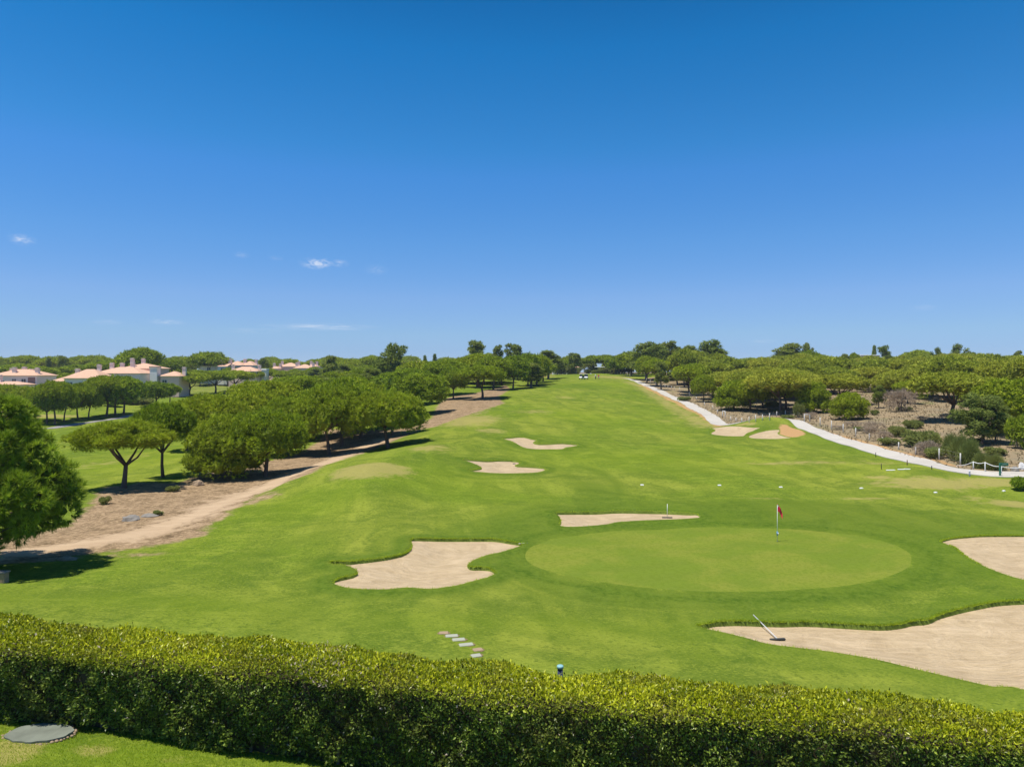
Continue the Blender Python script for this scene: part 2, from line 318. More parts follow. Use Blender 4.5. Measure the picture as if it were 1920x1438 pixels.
# ---------------------------------------------------------------- bunkers and green outlines (traced in the photo, carried onto the ground)
BUNK = [
 (zo([(185, 945), (230, 940), (300, 942), (380, 935), (470, 925), (560, 912), (630, 895), (668, 870), (678, 840), (672, 812), (720, 802), (850, 805), (1000, 805), (1150, 805), (1250, 818), (1345, 838), (1300, 860), (1220, 885), (1130, 905), (1060, 930), (1018, 960), (1030, 975), (1090, 975), (1140, 982), (1172, 1000), (1178, 1015), (1130, 1040), (1050, 1060), (960, 1085), (880, 1098), (780, 1108), (650, 1100), (540, 1110), (420, 1110), (320, 1105), (240, 1090), (205, 1068), (240, 1045), (300, 1030), (345, 1018), (345, 995), (310, 975), (260, 962), (200, 958)], 560, 760, 3.2), .2, 'lobed sand bunker left of the putting green'),
 ([(1043, 963), (1060, 961.5), (1091, 961), (1130, 960), (1160, 958.5), (1200, 959), (1240, 960), (1279, 962), (1303, 964), (1312, 968), (1311, 972), (1279, 974.5), (1239, 976), (1200, 977.5), (1160, 980), (1141, 984), (1107, 987.5), (1060, 989), (1049, 985.6), (1051, 979), (1047.5, 969)], .26, 'long narrow sand bunker behind the putting green'),
 (zo([(980, 326), (1040, 328), (1120, 335), (1200, 332), (1280, 333), (1318, 340), (1325, 352), (1300, 362), (1340, 365), (1420, 370), (1470, 378), (1480, 390), (1450, 402), (1400, 408), (1300, 411), (1200, 411), (1100, 405), (1020, 397), (1060, 388), (1095, 380), (1085, 368), (1050, 352), (1010, 338)], 560, 760, 3.2), .2, 'pale bunker on the mound, the nearer of the two fairway bunkers'),
 (zo([(1225, 200), (1290, 193), (1340, 190), (1400, 203), (1430, 208), (1410, 225), (1440, 232), (1520, 230), (1600, 228), (1670, 236), (1682, 242), (1640, 250), (1600, 256), (1575, 266), (1480, 267), (1400, 264), (1350, 255), (1320, 240), (1270, 215)], 560, 760, 3.2), .2, 'pale bunker on the fairway, the farther of the two'),
 (zo([(440, 158), (500, 150), (560, 148), (610, 152), (650, 154), (675, 156), (650, 166), (610, 183), (590, 198), (560, 198), (500, 196), (450, 190), (435, 182), (455, 168)], 1160, 740, 2.526), .1, 'left half of the twin bunker beside the cart path'),
 (zo([(622, 192), (655, 180), (700, 169), (755, 165), (765, 172), (757, 185), (790, 198), (820, 205), (760, 210), (690, 210), (640, 208), (614, 201)], 1160, 740, 2.526), .1, 'right half of the twin bunker under the orange bank'),
 (zo([(1525, 695), (1580, 680), (1680, 670), (1780, 667), (1920, 667), (2050, 680), (2150, 740), (2150, 850), (2050, 900), (1920, 878), (1850, 860), (1780, 835), (1700, 800), (1640, 765), (1590, 725), (1540, 705)], 1160, 740, 2.526), .12, 'raked bunker cut by the right edge of the photo'),
 (zo([(80, 285), (130, 275), (200, 262), (320, 258), (440, 262), (560, 265), (700, 262), (850, 270), (980, 278), (1120, 283), (1220, 275), (1300, 258), (1380, 250), (1450, 220), (1560, 190), (1680, 165), (1780, 148), (1920, 140), (2100, 140), (2280, 200), (2380, 380), (2300, 560), (2100, 660), (1920, 650), (1850, 632), (1740, 630), (1600, 600), (1450, 565), (1280, 525), (1120, 485), (960, 455), (800, 430), (650, 412), (480, 390), (350, 355), (230, 325), (130, 305)], 1280, 1080, 3), .26, 'big sand bunker in the near right corner')]
GREENPX = [(985, 1045), (1000, 1025), (1060, 1007), (1160, 995), (1280, 990), (1400, 990), (1500, 993), (1590, 1002), (1660, 1016), (1700, 1033), (1709, 1048), (1700, 1065), (1660, 1082), (1590, 1097), (1500, 1105), (1400, 1109), (1290, 1107), (1180, 1098), (1080, 1082), (1010, 1064)]
bunk = []
for P, lip, lab in BUNK:
    w = hits(P); ymean = w[:, 1].mean(); step = max(.16, ymean*.0045); O = smooth_poly(w, step)
    T = np.roll(O, -1, 0)-np.roll(O, 1, 0); T /= np.linalg.norm(T, axis=1)[:, None]+1e-9
    ar = .5*np.sum(O[:, 0]*np.roll(O[:, 1], -1)-np.roll(O[:, 0], -1)*O[:, 1]); N = np.stack([T[:, 1], -T[:, 0]], 1)*(1 if ar > 0 else -1)  # outward
    ins = max(.05, ymean*.0012); I = O-N*ins; lp = .012+lip*.55*np.clip(.9*N[:, 1]+.05, .02, 1)**1.3
    bunk.append(dict(O=O, I=I, lip=lp, lab=lab, ins=ins, step=step, dep=lip))
green = smooth_poly(hits(GREENPX), .35)
# polar sheet of points, densest where the camera looks
ang = np.concatenate([np.linspace(-1.35, -.74, 40)[:-1], np.linspace(-.74, .74, 560), np.linspace(.74, 1.35, 40)[1:]])
rad = [6.0]
while rad[-1] < 950:
    r = rad[-1]; dl = min(.011 if r < 330 else .03, max(.004, r/2600)); rad.append(r*math.exp(dl) if r > 11 else r+.5)
rad = np.array(rad); AA, RR = np.meshgrid(ang, rad); rs = np.random.RandomState(3)
GX = (RR*np.sin(AA)).ravel(); GY = (RR*np.cos(AA)).ravel()
keep = np.ones(len(GX), bool)
for b in bunk:
    d = near_sdist(GX, GY, b['O'], 2); keep &= ~((d > -b['step']*.5) & (d < b['ins']+b['step']*.5))
d = near_sdist(GX, GY, green, 2); keep &= ~(np.abs(d) < .12)
GX = GX[keep]; GY = GY[keep]
pts = list(zip(GX.tolist(), GY.tolist())); edges = []
def ring(P):
    b = len(pts); n = len(P); pts.extend(map(tuple, P.tolist())); edges.extend((b+i, b+(i+1) % n) for i in range(n))
for b in bunk: ring(b['O']); ring(b['I'])
ring(green)
cv, ce, cf, _, _, _ = delaunay_2d_cdt([Vector(p) for p in pts], edges, [], 0, 1e-6, True)
VX = np.array([v[0] for v in cv]); VY = np.array([v[1] for v in cv]); TF = np.array(cf, np.int32)
VZ = H0(VX, VY); cx = VX[TF].mean(1); cy = VY[TF].mean(1)
DIST = np.hypot(VX, VY)
region = np.zeros(len(TF), int)            # 0 ground, 1 lip, 2 green, 10+i sand
for i, b in enumerate(bunk):
    do = near_sdist(cx, cy, b['O'], .5); di = near_sdist(cx, cy, b['I'], .5)
    region[do > 0] = 1; region[di > 0] = 10+i
    dv = near_sdist(VX, VY, b['I'], .5); k = np.nonzero(dv > -1e-4)[0]
    D2 = (VX[k][:, None]-b['I'][None, :, 0])**2+(VY[k][:, None]-b['I'][None, :, 1])**2; lp = b['lip'][D2.argmin(1)]
    # ease the lip height over the bowl
    wgt = 1/(D2+.5); lpa = (wgt*b['lip'][None]).sum(1)/wgt.sum(1); t = np.clip(dv[k]/1.2, 0, 1)
    bowl = np.clip(dv[k]/3.0, 0, 1); bowl = bowl*bowl*(3-2*bowl)
    VZ[k] -= lp*(1-t)+lpa*t+.32*bowl
    dr = near_sdist(VX, VY, b['O'], 3); k2 = (dr < 1e-3) & (dr > -1.6)       # slightly raised rim
    VZ[k2] += .09*np.exp(-((dr[k2]+.25)/.5)**2)*(1 if b['dep'] > .15 else .5)
region[near_sdist(cx, cy, green, .5) > 0] = 2
# soft masks
def pm(P, soft, world=False):
    w = np.asarray(P) if world else hits(P); return np.clip(near_sdist(VX, VY, w, soft*3)/soft*.5+.5, 0, 1)
def blob(px, py, rx, ry, amp=1):
    w = hits([(px, py), (px-rx, py), (px+rx, py), (px, py-ry), (px, py+ry)]); a = abs(w[2, 0]-w[1, 0])/2+.01; b = abs(w[3, 1]-w[4, 1])/2+.01
    q = ((VX-w[0, 0])/a)**2+((VY-(w[3, 1]+w[4, 1])/2)/b)**2; return amp*np.exp(-q*.9)
def strip(P, width, soft):
    w = hits(P); out = np.full(len(VX), 1e9)
    for (ax, ay), (bx, by) in zip(w[:-1], w[1:]):
        dx, dy = bx-ax, by-ay; t = np.clip(((VX-ax)*dx+(VY-ay)*dy)/(dx*dx+dy*dy+1e-9), 0, 1); out = np.minimum(out, np.hypot(VX-ax-t*dx, VY-ay-t*dy))
    return np.clip((width/2-out)/soft*.5+.5, 0, 1)
PATH = [(1170, 709.5), (1187, 713), (1215, 724), (1245, 737.5), (1275, 751), (1305, 766), (1330, 779), (1362, 798), (1450, 792), (1480, 793), (1510, 802), (1560, 820), (1620, 838), (1700, 860), (1765, 876), (1830, 886.5), (1880, 890), (1930, 890), (2100, 886)]
TRACK = [(-250, 1062), (-100, 1052), (0, 1040), (90, 1030), (200, 1012), (300, 990), (370, 965), (430, 938), (520, 903), (600, 872), (660, 848), (720, 823)]
m_track = np.maximum(strip(TRACK, 1.7, .8), .85*strip(TRACK, 4.6, 2.6))
m_dirt = np.maximum(pm([(-300, 1075), (-300, 1000), (0, 1005), (120, 990), (160, 955), (190, 915), (270, 905), (330, 905), (400, 880), (480, 868), (560, 850), (600, 826), (605, 803), (700, 806), (770, 803), (808, 785), (820, 760), (836, 747), (900, 735), (948, 722), (958, 729), (935, 742), (945, 757), (905, 768), (880, 778), (830, 795), (790, 806), (740, 826), (700, 843), (640, 860), (590, 885), (510, 914), (440, 955), (370, 1002), (300, 1022), (200, 1035), (100, 1050), (0, 1058)], 1.6), .0)
m_dirt = np.maximum(m_dirt, blob(870, 770, 60, 12, .7)); m_dirt = np.maximum(m_dirt, blob(470, 940, 60, 16, .55)); m_dirt = np.maximum(m_dirt, blob(250, 1040, 120, 8, .5)); m_dirt = np.maximum(m_dirt, blob(360, 1000, 40, 12, .8))
m_orange = np.maximum(pm(zo([(765, 140), (800, 142), (860, 168), (890, 185), (850, 200), (800, 205), (765, 190), (760, 165)], 1160, 740, 2.526), .7), strip([(1200, 722), (1240, 741), (1290, 767), (1335, 790), (1352, 802)], 2.2, 1.6)*.8)
m_orange = np.maximum(m_orange, strip([(1560, 812), (1640, 834), (1720, 856), (1780, 871), (1800, 874)], 1.2, .7)*.7)
m_orange = np.maximum(m_orange, blob(1010, 707, 60, 3, .55))
BANK = 0; pw = hits(PATH); BANK = 1.35
scrub_poly = np.concatenate([pw[1:], [(75, 66), (400, 120), (700, 500), (900, 1500), (120, 900), (70, 400), (66, 290)]])
m_scrub = np.clip(near_sdist(VX, VY, scrub_poly, 5)/2*.5+.5, 0, 1)
far = np.clip((DIST-330)/60, 0, 1); m_scrub = np.maximum(m_scrub, far)
m_scrub = np.maximum(m_scrub, pm([(1040, 702), (900, 715), (700, 730), (500, 745), (360, 745), (200, 752), (0, 760), (-400, 770), (-500, 730), (0, 715), (400, 712), (1000, 700.5)], 3)*.42)
m_dry = np.zeros(len(VX))
for b in [(690, 882, 75, 15, .9), (800, 842, 50, 9, .6), (880, 790, 70, 14, .7), (1000, 772, 60, 7, .45), (920, 808, 40, 6, .6), (1330, 795, 60, 6, .7), (1400, 795, 40, 4, .8), (1250, 790, 50, 5, .4), (1300, 760, 30, 8, .5), (1450, 786, 50, 5, .6),
          (1500, 868, 160, 6, .55), (1640, 868, 60, 7, .5), (1740, 905, 130, 14, .8), (1880, 905, 90, 10, .85), (1830, 935, 50, 8, .5), (1900, 945, 50, 8, .8), (1640, 895, 40, 6, .6), (1620, 935, 90, 3, .6), (1150, 708, 60, 4, .6), (1060, 745, 30, 4, .5),
          (100, 780, 60, 4, .9), (190, 870, 50, 25, .45), (20, 1410, 70, 35, .8), (170, 1405, 70, 18, .45), (330, 1425, 60, 14, .4), (350, 1085, 90, 8, .25), (560, 985, 80, 10, .25), (1820, 850, 60, 8, .8), (1430, 934, 60, 2, .5), (1690, 958, 50, 3, .3)]: m_dry = np.maximum(m_dry, blob(*b))
m_dry = np.maximum(m_dry, strip([(1180, 716), (1230, 742), (1285, 775), (1330, 800)], 5, 4)*.7)
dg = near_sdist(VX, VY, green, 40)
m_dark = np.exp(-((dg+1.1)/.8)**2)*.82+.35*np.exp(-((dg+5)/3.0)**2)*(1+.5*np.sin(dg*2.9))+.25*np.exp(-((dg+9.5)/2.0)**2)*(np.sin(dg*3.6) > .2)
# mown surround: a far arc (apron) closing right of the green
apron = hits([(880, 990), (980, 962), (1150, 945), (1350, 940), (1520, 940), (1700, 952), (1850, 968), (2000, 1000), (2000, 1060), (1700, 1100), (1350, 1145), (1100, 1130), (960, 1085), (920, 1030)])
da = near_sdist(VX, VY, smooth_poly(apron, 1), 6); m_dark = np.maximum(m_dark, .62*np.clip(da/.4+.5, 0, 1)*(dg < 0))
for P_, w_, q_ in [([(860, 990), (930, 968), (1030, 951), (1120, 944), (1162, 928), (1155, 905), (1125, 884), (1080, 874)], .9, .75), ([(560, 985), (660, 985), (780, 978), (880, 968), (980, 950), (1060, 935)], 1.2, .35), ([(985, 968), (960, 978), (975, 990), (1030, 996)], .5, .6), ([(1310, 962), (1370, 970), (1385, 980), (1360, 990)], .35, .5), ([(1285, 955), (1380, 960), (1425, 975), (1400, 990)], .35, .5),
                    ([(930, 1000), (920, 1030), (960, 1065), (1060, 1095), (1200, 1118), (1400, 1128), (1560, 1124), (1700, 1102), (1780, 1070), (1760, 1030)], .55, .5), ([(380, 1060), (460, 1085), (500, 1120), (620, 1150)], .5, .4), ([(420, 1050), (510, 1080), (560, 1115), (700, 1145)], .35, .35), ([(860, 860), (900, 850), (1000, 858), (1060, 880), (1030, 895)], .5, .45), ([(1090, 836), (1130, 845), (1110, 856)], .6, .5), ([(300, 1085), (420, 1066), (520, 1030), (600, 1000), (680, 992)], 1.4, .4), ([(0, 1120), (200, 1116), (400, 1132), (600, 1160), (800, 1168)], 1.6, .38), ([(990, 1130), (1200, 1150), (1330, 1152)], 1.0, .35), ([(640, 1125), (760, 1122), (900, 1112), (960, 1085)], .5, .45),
                    ([(600, 925), (700, 930), (860, 925), (1000, 918)], 1.5, .3), ([(1180, 885), (1400, 872), (1600, 880)], 2.0, .3), ([(1150, 815), (1300, 828), (1450, 826)], 2.2, .35), ([(1000, 800), (1100, 790), (1250, 800)], 2.0, .3), ([(960, 755), (1080, 750), (1200, 760)], 2.5, .3), ([(1020, 733), (1130, 730), (1210, 738)], 3, .35), ([(1560, 925), (1750, 945), (1900, 950)], 1.2, .45)]: m_dark = np.maximum(m_dark, q_*strip(P_, w_, w_*.8))  # besides mown bands, these strips paint mound relief shading into the grass
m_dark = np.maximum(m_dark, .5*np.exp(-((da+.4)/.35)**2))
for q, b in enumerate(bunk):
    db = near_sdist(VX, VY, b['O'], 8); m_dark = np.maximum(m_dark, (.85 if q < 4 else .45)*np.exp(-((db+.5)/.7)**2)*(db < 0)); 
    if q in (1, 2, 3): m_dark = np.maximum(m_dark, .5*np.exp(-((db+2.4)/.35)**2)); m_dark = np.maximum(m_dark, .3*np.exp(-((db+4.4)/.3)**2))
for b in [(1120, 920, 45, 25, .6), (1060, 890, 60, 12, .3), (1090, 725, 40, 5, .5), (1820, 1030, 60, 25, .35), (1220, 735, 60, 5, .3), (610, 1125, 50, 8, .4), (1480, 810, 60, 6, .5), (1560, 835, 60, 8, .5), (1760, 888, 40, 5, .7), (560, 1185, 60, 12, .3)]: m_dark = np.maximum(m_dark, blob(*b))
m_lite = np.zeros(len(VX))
for b in [(1120, 860, 120, 18, .5), (850, 910, 160, 30, .4), (1090, 780, 90, 12, .6), (1250, 860, 200, 14, .5), (1150, 720, 60, 5, .5), (220, 870, 80, 30, .5), (560, 950, 120, 30, .45), (1000, 1170, 300, 20, .3), (260, 1130, 300, 20, .35), (200, 1420, 200, 30, .6), (1250, 735, 50, 6, .3), (1400, 880, 200, 10, .3)]: m_lite = np.maximum(m_lite, blob(*b))  # lush patches that also paint the lit mound shoulders brighter
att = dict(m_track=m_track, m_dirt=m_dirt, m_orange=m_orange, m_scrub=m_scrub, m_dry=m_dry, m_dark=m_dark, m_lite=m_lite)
# orange bank mound beside the path
VZ += 0.0
V3 = np.stack([VX, VY, VZ], 1)
def sub(name, sel, mats, midx=None, kind='structure', label=None):
    T = TF[sel]; u, inv = np.unique(T, return_inverse=True)
    me = npmesh(name, V3[u], inv.reshape(-1, 3), mats, {k: v[u] for k, v in att.items()}, True, midx)
    o = link(name, me); tag(o, label=label, kind=kind); return o
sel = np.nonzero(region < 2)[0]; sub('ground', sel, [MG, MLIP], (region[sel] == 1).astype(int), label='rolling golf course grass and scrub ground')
sub('putting_green', np.nonzero(region == 2)[0], [MGREEN], label='smooth oval putting green with the red flag')
for i, b in enumerate(bunk): sub('sand_bunker', np.nonzero(region == 10+i)[0], [MSAND], label=b['lab'])
def strip_mesh(name, P, width, mat, lift, label):
    w = smooth_open(hits(P) if isinstance(P, list) else P, .8); T = np.gradient(w, axis=0); T /= np.linalg.norm(T, axis=1)[:, None]; N = np.stack([-T[:, 1], T[:, 0]], 1); vs = []; fs = []
    cols = [-.5, -.5, -.25, 0, .25, .5, .5]; n = len(cols)
    for i in range(len(w)):
        for j, c in enumerate(cols):
            q = w[i]+N[i]*c*width*(1+.07*math.sin(i*.7+c*3)*math.sin(i*.23)); vs.append((q[0], q[1], 0 if j not in (0, n-1) else -.35))
    vs = np.array(vs); vs[:, 2] += H0(vs[:, 0], vs[:, 1])+lift
    fs = [(i*n+j, (i+1)*n+j, (i+1)*n+j+1, i*n+j+1) for i in range(len(w)-1) for j in range(n-1)]
    o = link(name, npmesh(name, vs, fs, mat, n=4, smooth=False)); tag(o, label=label, kind='structure'); return o
def smooth_open(P, step):
    out = []
    for i in range(len(P)-1):
        a = P[max(i-1, 0)]; b = P[i]; c = P[i+1]; d = P[min(i+2, len(P)-1)]; m = max(1, int(np.linalg.norm(c-b)/step))
        for k in range(m):
            t = k/m; out.append(.5*((2*b)+(-a+c)*t+(2*a-5*b+4*c-d)*t*t+(-a+3*b-3*c+d)*t**3))
    out.append(P[-1]); return np.array(out)
strip_mesh('cart_path', pw, 2.5, MCONC, .06, 'pale concrete cart path down the right side')
strip_mesh('estate_road', [(-200, 820), (60, 806), (110, 801), (180, 790), (260, 777), (310, 769), (345, 763)], 2.2, plain('road_asphalt', (.27, .25, .24), .95, .15, 2), .06, 'narrow grey road under the pines on the left')

# ---------------------------------------------------------------- foliage generators
def unit(a): return a/(np.linalg.norm(a, axis=-1, keepdims=True)+1e-9)
def tufts(rng, P, A, B, L, Wd, spread, tint, U=None):
    """P positions, A axes, B blades a tuft -> pointed triangles"""
    n = len(P); P = np.repeat(P, B, 0); A = np.repeat(A, B, 0); t = np.repeat(tint, B)
    D = unit(A+rng.normal(0, spread, (n*B, 3))); Sx = unit(np.cross(D, rng.normal(0, 1, (n*B, 3)) if U is None else np.repeat(U, B, 0)+rng.normal(0, .45, (n*B, 3)))); l = L*rng.uniform(.6, 1.25, (n*B, 1)); w = Wd*rng.uniform(.7, 1.3, (n*B, 1))
    V = np.stack([P-Sx*w/2, P+Sx*w/2, P+D*l], 1).reshape(-1, 3); T = np.arange(n*B*3).reshape(-1, 3)
    return V, T, np.clip(np.repeat(t, 3)+rng.normal(0, .06, n*B*3), 0, 1)
def sphere_np(nu=10, nv=7):
    V = [(0, 0, -1)]+[(math.cos(2*math.pi*i/nu)*math.sin(math.pi*j/nv), math.sin(2*math.pi*i/nu)*math.sin(math.pi*j/nv), -math.cos(math.pi*j/nv)) for j in range(1, nv) for i in range(nu)]+[(0, 0, 1)]
    T = []; b = 1+(nv-2)*nu
    for i in range(nu):
        k = (i+1) % nu; T.append((0, 1+k, 1+i)); T.append((len(V)-1, b+i, b+k))
        for j in range(nv-2): a = 1+j*nu; T += [(a+i, a+k, a+nu+k), (a+i, a+nu+k, a+nu+i)]
    return np.array(V), np.array(T)
SPV, SPT = sphere_np()
def crown_mesh(name, lobes, n, B, L, Wd, seed, mat, core=.74, up=.55, spread=.55, low=.35, jitter=.1):
    rng = np.random.RandomState(seed); lobes = np.array(lobes, float); area = lobes[:, 3]*(lobes[:, 3]+lobes[:, 4]); pr = area/area.sum()
    li = rng.choice(len(lobes), int(n*2.6), p=pr); u = unit(rng.normal(0, 1, (len(li), 3))); flip = (u[:, 2] < -.15) & (rng.rand(len(li)) > low); u[flip, 2] *= -1
    c = lobes[li]; lump = 1+jitter*np.sin(u[:, 0]*7+c[:, 0]*3)*np.sin(u[:, 1]*6+c[:, 1]*2)+rng.uniform(-.10, .08, len(li))
    P = c[:, :3]+u*np.stack([c[:, 3], c[:, 3], c[:, 4]], 1)*lump[:, None]
    ok = np.ones(len(P), bool)
    for q in lobes:
        d = np.linalg.norm((P-q[:3])/np.array([q[3], q[3], q[4]]), axis=1); ok &= d > .86
    P = P[ok][:n]; u = u[ok][:n]; li = li[ok][:n]
    A = unit(u/np.array([1, 1, .7])+np.array([0, 0, up])+rng.normal(0, .2, u.shape)); lt = rng.uniform(.2, .8, len(lobes))
    t = np.clip(.45*lt[li]+.65*rng.rand(len(P))-.05, 0, 1)
    V, T, ti = tufts(rng, P, unit(A*.6+rng.normal(0, .22, A.shape)), B, L, Wd, spread+(.15 if B < 9 else -.05), t, unit(u*.55+np.array([-.15, -.08, .95])))
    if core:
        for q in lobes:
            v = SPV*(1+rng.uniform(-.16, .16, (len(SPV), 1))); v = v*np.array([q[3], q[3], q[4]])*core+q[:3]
            T = np.concatenate([T, SPT+len(V)]); V = np.concatenate([V, v]); ti = np.concatenate([ti, np.full(len(v), .08)])  # core tinted dark, painting shaded cavities into the crown
    return npmesh(name, V, T, mat, {'tint': ti}, smooth=False)
def trunk_mesh(name, rng, base_r, fork, targets, lean, mat, n=7, pre=.35):
    b = MB(); top = Vector((lean[0], lean[1], fork)); mid = Vector((lean[0]*.25+rng.uniform(-.12, .12), lean[1]*.4, fork*.5))
    b.tube([(0, 0, -pre), (0, 0, .12), mid, top], [base_r*1.35, base_r*1.08, base_r*.85, base_r*.74], n)
    for t in targets:
        t = Vector(t); m = top.lerp(t, .5)+Vector((rng.uniform(-.2, .2), rng.uniform(-.2, .2), -.12*(t-top).length*rng.uniform(.2, 1)))
        r = base_r*rng.uniform(.45, .72); b.tube([top-Vector((0, 0, .15)), m, t], [r, r*.7, r*.3], 5)
    return b.mesh(name, mat, True)
LOD = {0: (3000, 12, .40, .05), 1: (2300, 6, .46, .11), 2: (1500, 5, .55, .15)}
def umbrella(seed, lod, thick=1.0, droop=0, mat=None):
    """stone pine: flat dome of leaf clumps on a forked trunk; radius 4.5, height 7"""
    r = random.Random(seed); lobes = []; Rc = 4.5*r.uniform(.93, 1.05); top = 7.0; edge = 4.35-droop
    k = 0; tries = 0
    while k < 21 and tries < 400:
        tries += 1; rr = Rc*.8*math.sqrt(r.random()); a = r.random()*6.283; x, y = rr*math.cos(a), rr*math.sin(a)
        if any((x-l[0])**2+(y-l[1])**2 < 1.05**2 for l in lobes): continue
        rx = r.uniform(.8, 1.45); rz = rx*r.uniform(.6, .85)*thick; z = edge+(top-edge-rz*.75)*(1-(rr/Rc)**2)+r.uniform(-.22, .15); lobes.append((x, y, z, rx, rz)); k += 1
    for i in range(4 if lod < 2 else 2): a = r.random()*6.283; rr = r.uniform(.4, 2.2); lobes.append((rr*math.cos(a), rr*math.sin(a), edge+(top-edge)*.35, 1.5, .8*thick))
    if droop:
        for i in range(9): a = i/9*6.283+r.random()*.4; lobes.append((3.35*math.cos(a), 3.35*math.sin(a), edge-.15-droop*.12+r.uniform(-.3, .3), 1.3, 1.2))
    n, B, L, Wd = LOD[lod]
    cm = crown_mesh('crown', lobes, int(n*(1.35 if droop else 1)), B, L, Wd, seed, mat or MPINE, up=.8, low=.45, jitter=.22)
    outer = sorted(lobes[:21], key=lambda l: -(l[0]**2+l[1]**2)); tg = [(l[0]*.8, l[1]*.8, l[2]-.3) for l in (outer[::3] if lod < 2 else outer[::5])][:6]
    tm = trunk_mesh('trunk', r, .24, r.uniform(2.3, 3.0)-droop*.2, tg, (r.uniform(-.5, .5), r.uniform(-.4, .4)), MBARK)
    return cm, tm
def irregular(seed, lod, mat=None, H_=9.0, spreadr=2.4, nl=26, gap=.0, lean=0, bottom=.3, bark=None, taper=.75, core=.6, size=(.55, 1.05)):
    """upright pine or broadleaf with uneven clumps on visible limbs; height 9"""
    r = random.Random(seed); lobes = []
    for i in range(nl):
        t = bottom+(1-bottom)*((i+.5)/nl)**.85; w = spreadr*(1-taper*max(0, (t-.45)/.55)**1.4)*(.55+.45*min(1, (t-bottom)/.2)); a = r.random()*6.283; rr = w*math.sqrt(r.uniform(.1, 1)); q = r.uniform(*size)*(1-.25*t)
        lobes.append((rr*math.cos(a)+lean*t, rr*math.sin(a), H_*t-q*.5, q, q*r.uniform(.6, .85)))
    n, B, L, Wd = LOD[lod]
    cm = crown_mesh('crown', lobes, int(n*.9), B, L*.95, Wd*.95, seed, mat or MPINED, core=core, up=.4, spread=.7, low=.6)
    b = MB(); b.tube([(0, 0, -.35), (.05, 0, .1), (lean*.3+r.uniform(-.2, .2), .1, H_*.35), (lean*.7, -.1, H_*.7), (lean, 0, H_*.94)], [.26, .21, .17, .11, .03], 7)
    for l in lobes[::2 if lod < 2 else 5]: z = max(.8, l[2]-.9); b.tube([(lean*z/H_, 0, z), ((l[0]+lean*z/H_)/2, l[1]/2, l[2]-.35), (l[0], l[1], l[2])], [.09, .06, .025], 4)
    return cm, b.mesh('trunk', bark or MBARKG, True)
def cypress(seed):
    r = random.Random(seed); lobes = [(r.uniform(-.1, .1), r.uniform(-.1, .1), 9*(.08+.9*i/13), .85*math.sin(math.pi*(.15+.8*(1-i/14)))+.12, .6) for i in range(14)]
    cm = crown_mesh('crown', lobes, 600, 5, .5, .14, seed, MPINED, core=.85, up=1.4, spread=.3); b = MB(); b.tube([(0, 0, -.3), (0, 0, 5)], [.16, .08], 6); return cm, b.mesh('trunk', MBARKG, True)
def shrub(seed, mat, n=900, B=4, L=.22, Wd=.06, nl=9, tall=1.0, core=.6):
    r = random.Random(seed); lobes = [(r.uniform(-.7, .7), r.uniform(-.7, .7), r.uniform(.25, .75)*tall, r.uniform(.35, .6), r.uniform(.3, .5)*tall) for _ in range(nl)]
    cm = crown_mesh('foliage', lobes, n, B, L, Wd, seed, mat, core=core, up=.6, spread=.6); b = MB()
    for i in range(5): a = i*1.25+r.random(); b.tube([(0, 0, -.15), (.3*math.cos(a), .3*math.sin(a), .35*tall), (.55*math.cos(a), .55*math.sin(a), .75*tall)], [.04, .03, .012], 4)
    return cm, b.mesh('stem', MBARKG, True)
PROTO = {}
def proto(kind, lod, v):
    k = (kind, lod, v)
    if k not in PROTO:
        s = hash((kind[0], len(kind), lod, v)) if 0 else (sum(map(ord, kind))*7+lod*31+v*101)
        if kind == 'umbrella': PROTO[k] = (umbrella(s, lod), 4.6, 7.0)
        elif kind == 'wood': PROTO[k] = (umbrella(s, lod, 1.1, .0, MOLIVE), 4.6, 7.0)
        elif kind == 'woodround': PROTO[k] = (umbrella(s, lod, 1.5, .5, MOLIVE), 4.7, 7.2)
        elif kind == 'thick': PROTO[k] = (umbrella(s, lod, 1.5, .5), 4.7, 7.2)
        elif kind == 'low': PROTO[k] = (umbrella(s, lod, 1.5, 2.2), 4.7, 7.1)
        elif kind == 'pine': PROTO[k] = (irregular(s, lod, nl=34, size=(.5, 1.1)), 2.7, 9.2)
        elif kind == 'open': PROTO[k] = (irregular(s, lod, nl=26, core=.5, lean=1.0, bottom=.38, spreadr=2.5, taper=.35, size=(.65, 1.15)), 3.2, 9.2)
        elif kind == 'oak': PROTO[k] = (irregular(s, lod, mat=MOAK, spreadr=3.3, nl=32, bottom=.25, taper=.55, size=(.8, 1.25), bark=MBARK), 3.9, 9.2)
        elif kind == 'cypress': PROTO[k] = (cypress(s), .95, 9.2)
    return PROTO[k]
NAMES = {'wood': 'umbrella_pine', 'woodround': 'umbrella_pine', 'umbrella': 'umbrella_pine', 'thick': 'umbrella_pine', 'low': 'umbrella_pine', 'pine': 'pine_tree', 'open': 'pine_tree', 'oak': 'cork_oak', 'cypress': 'cypress_tree'}
CATS = {'wood': 'pine tree', 'woodround': 'pine tree', 'umbrella': 'pine tree', 'thick': 'pine tree', 'low': 'pine tree', 'pine': 'pine tree', 'open': 'pine tree', 'oak': 'oak tree', 'cypress': 'cypress tree'}
TREES = []; _tr = random.Random(11)
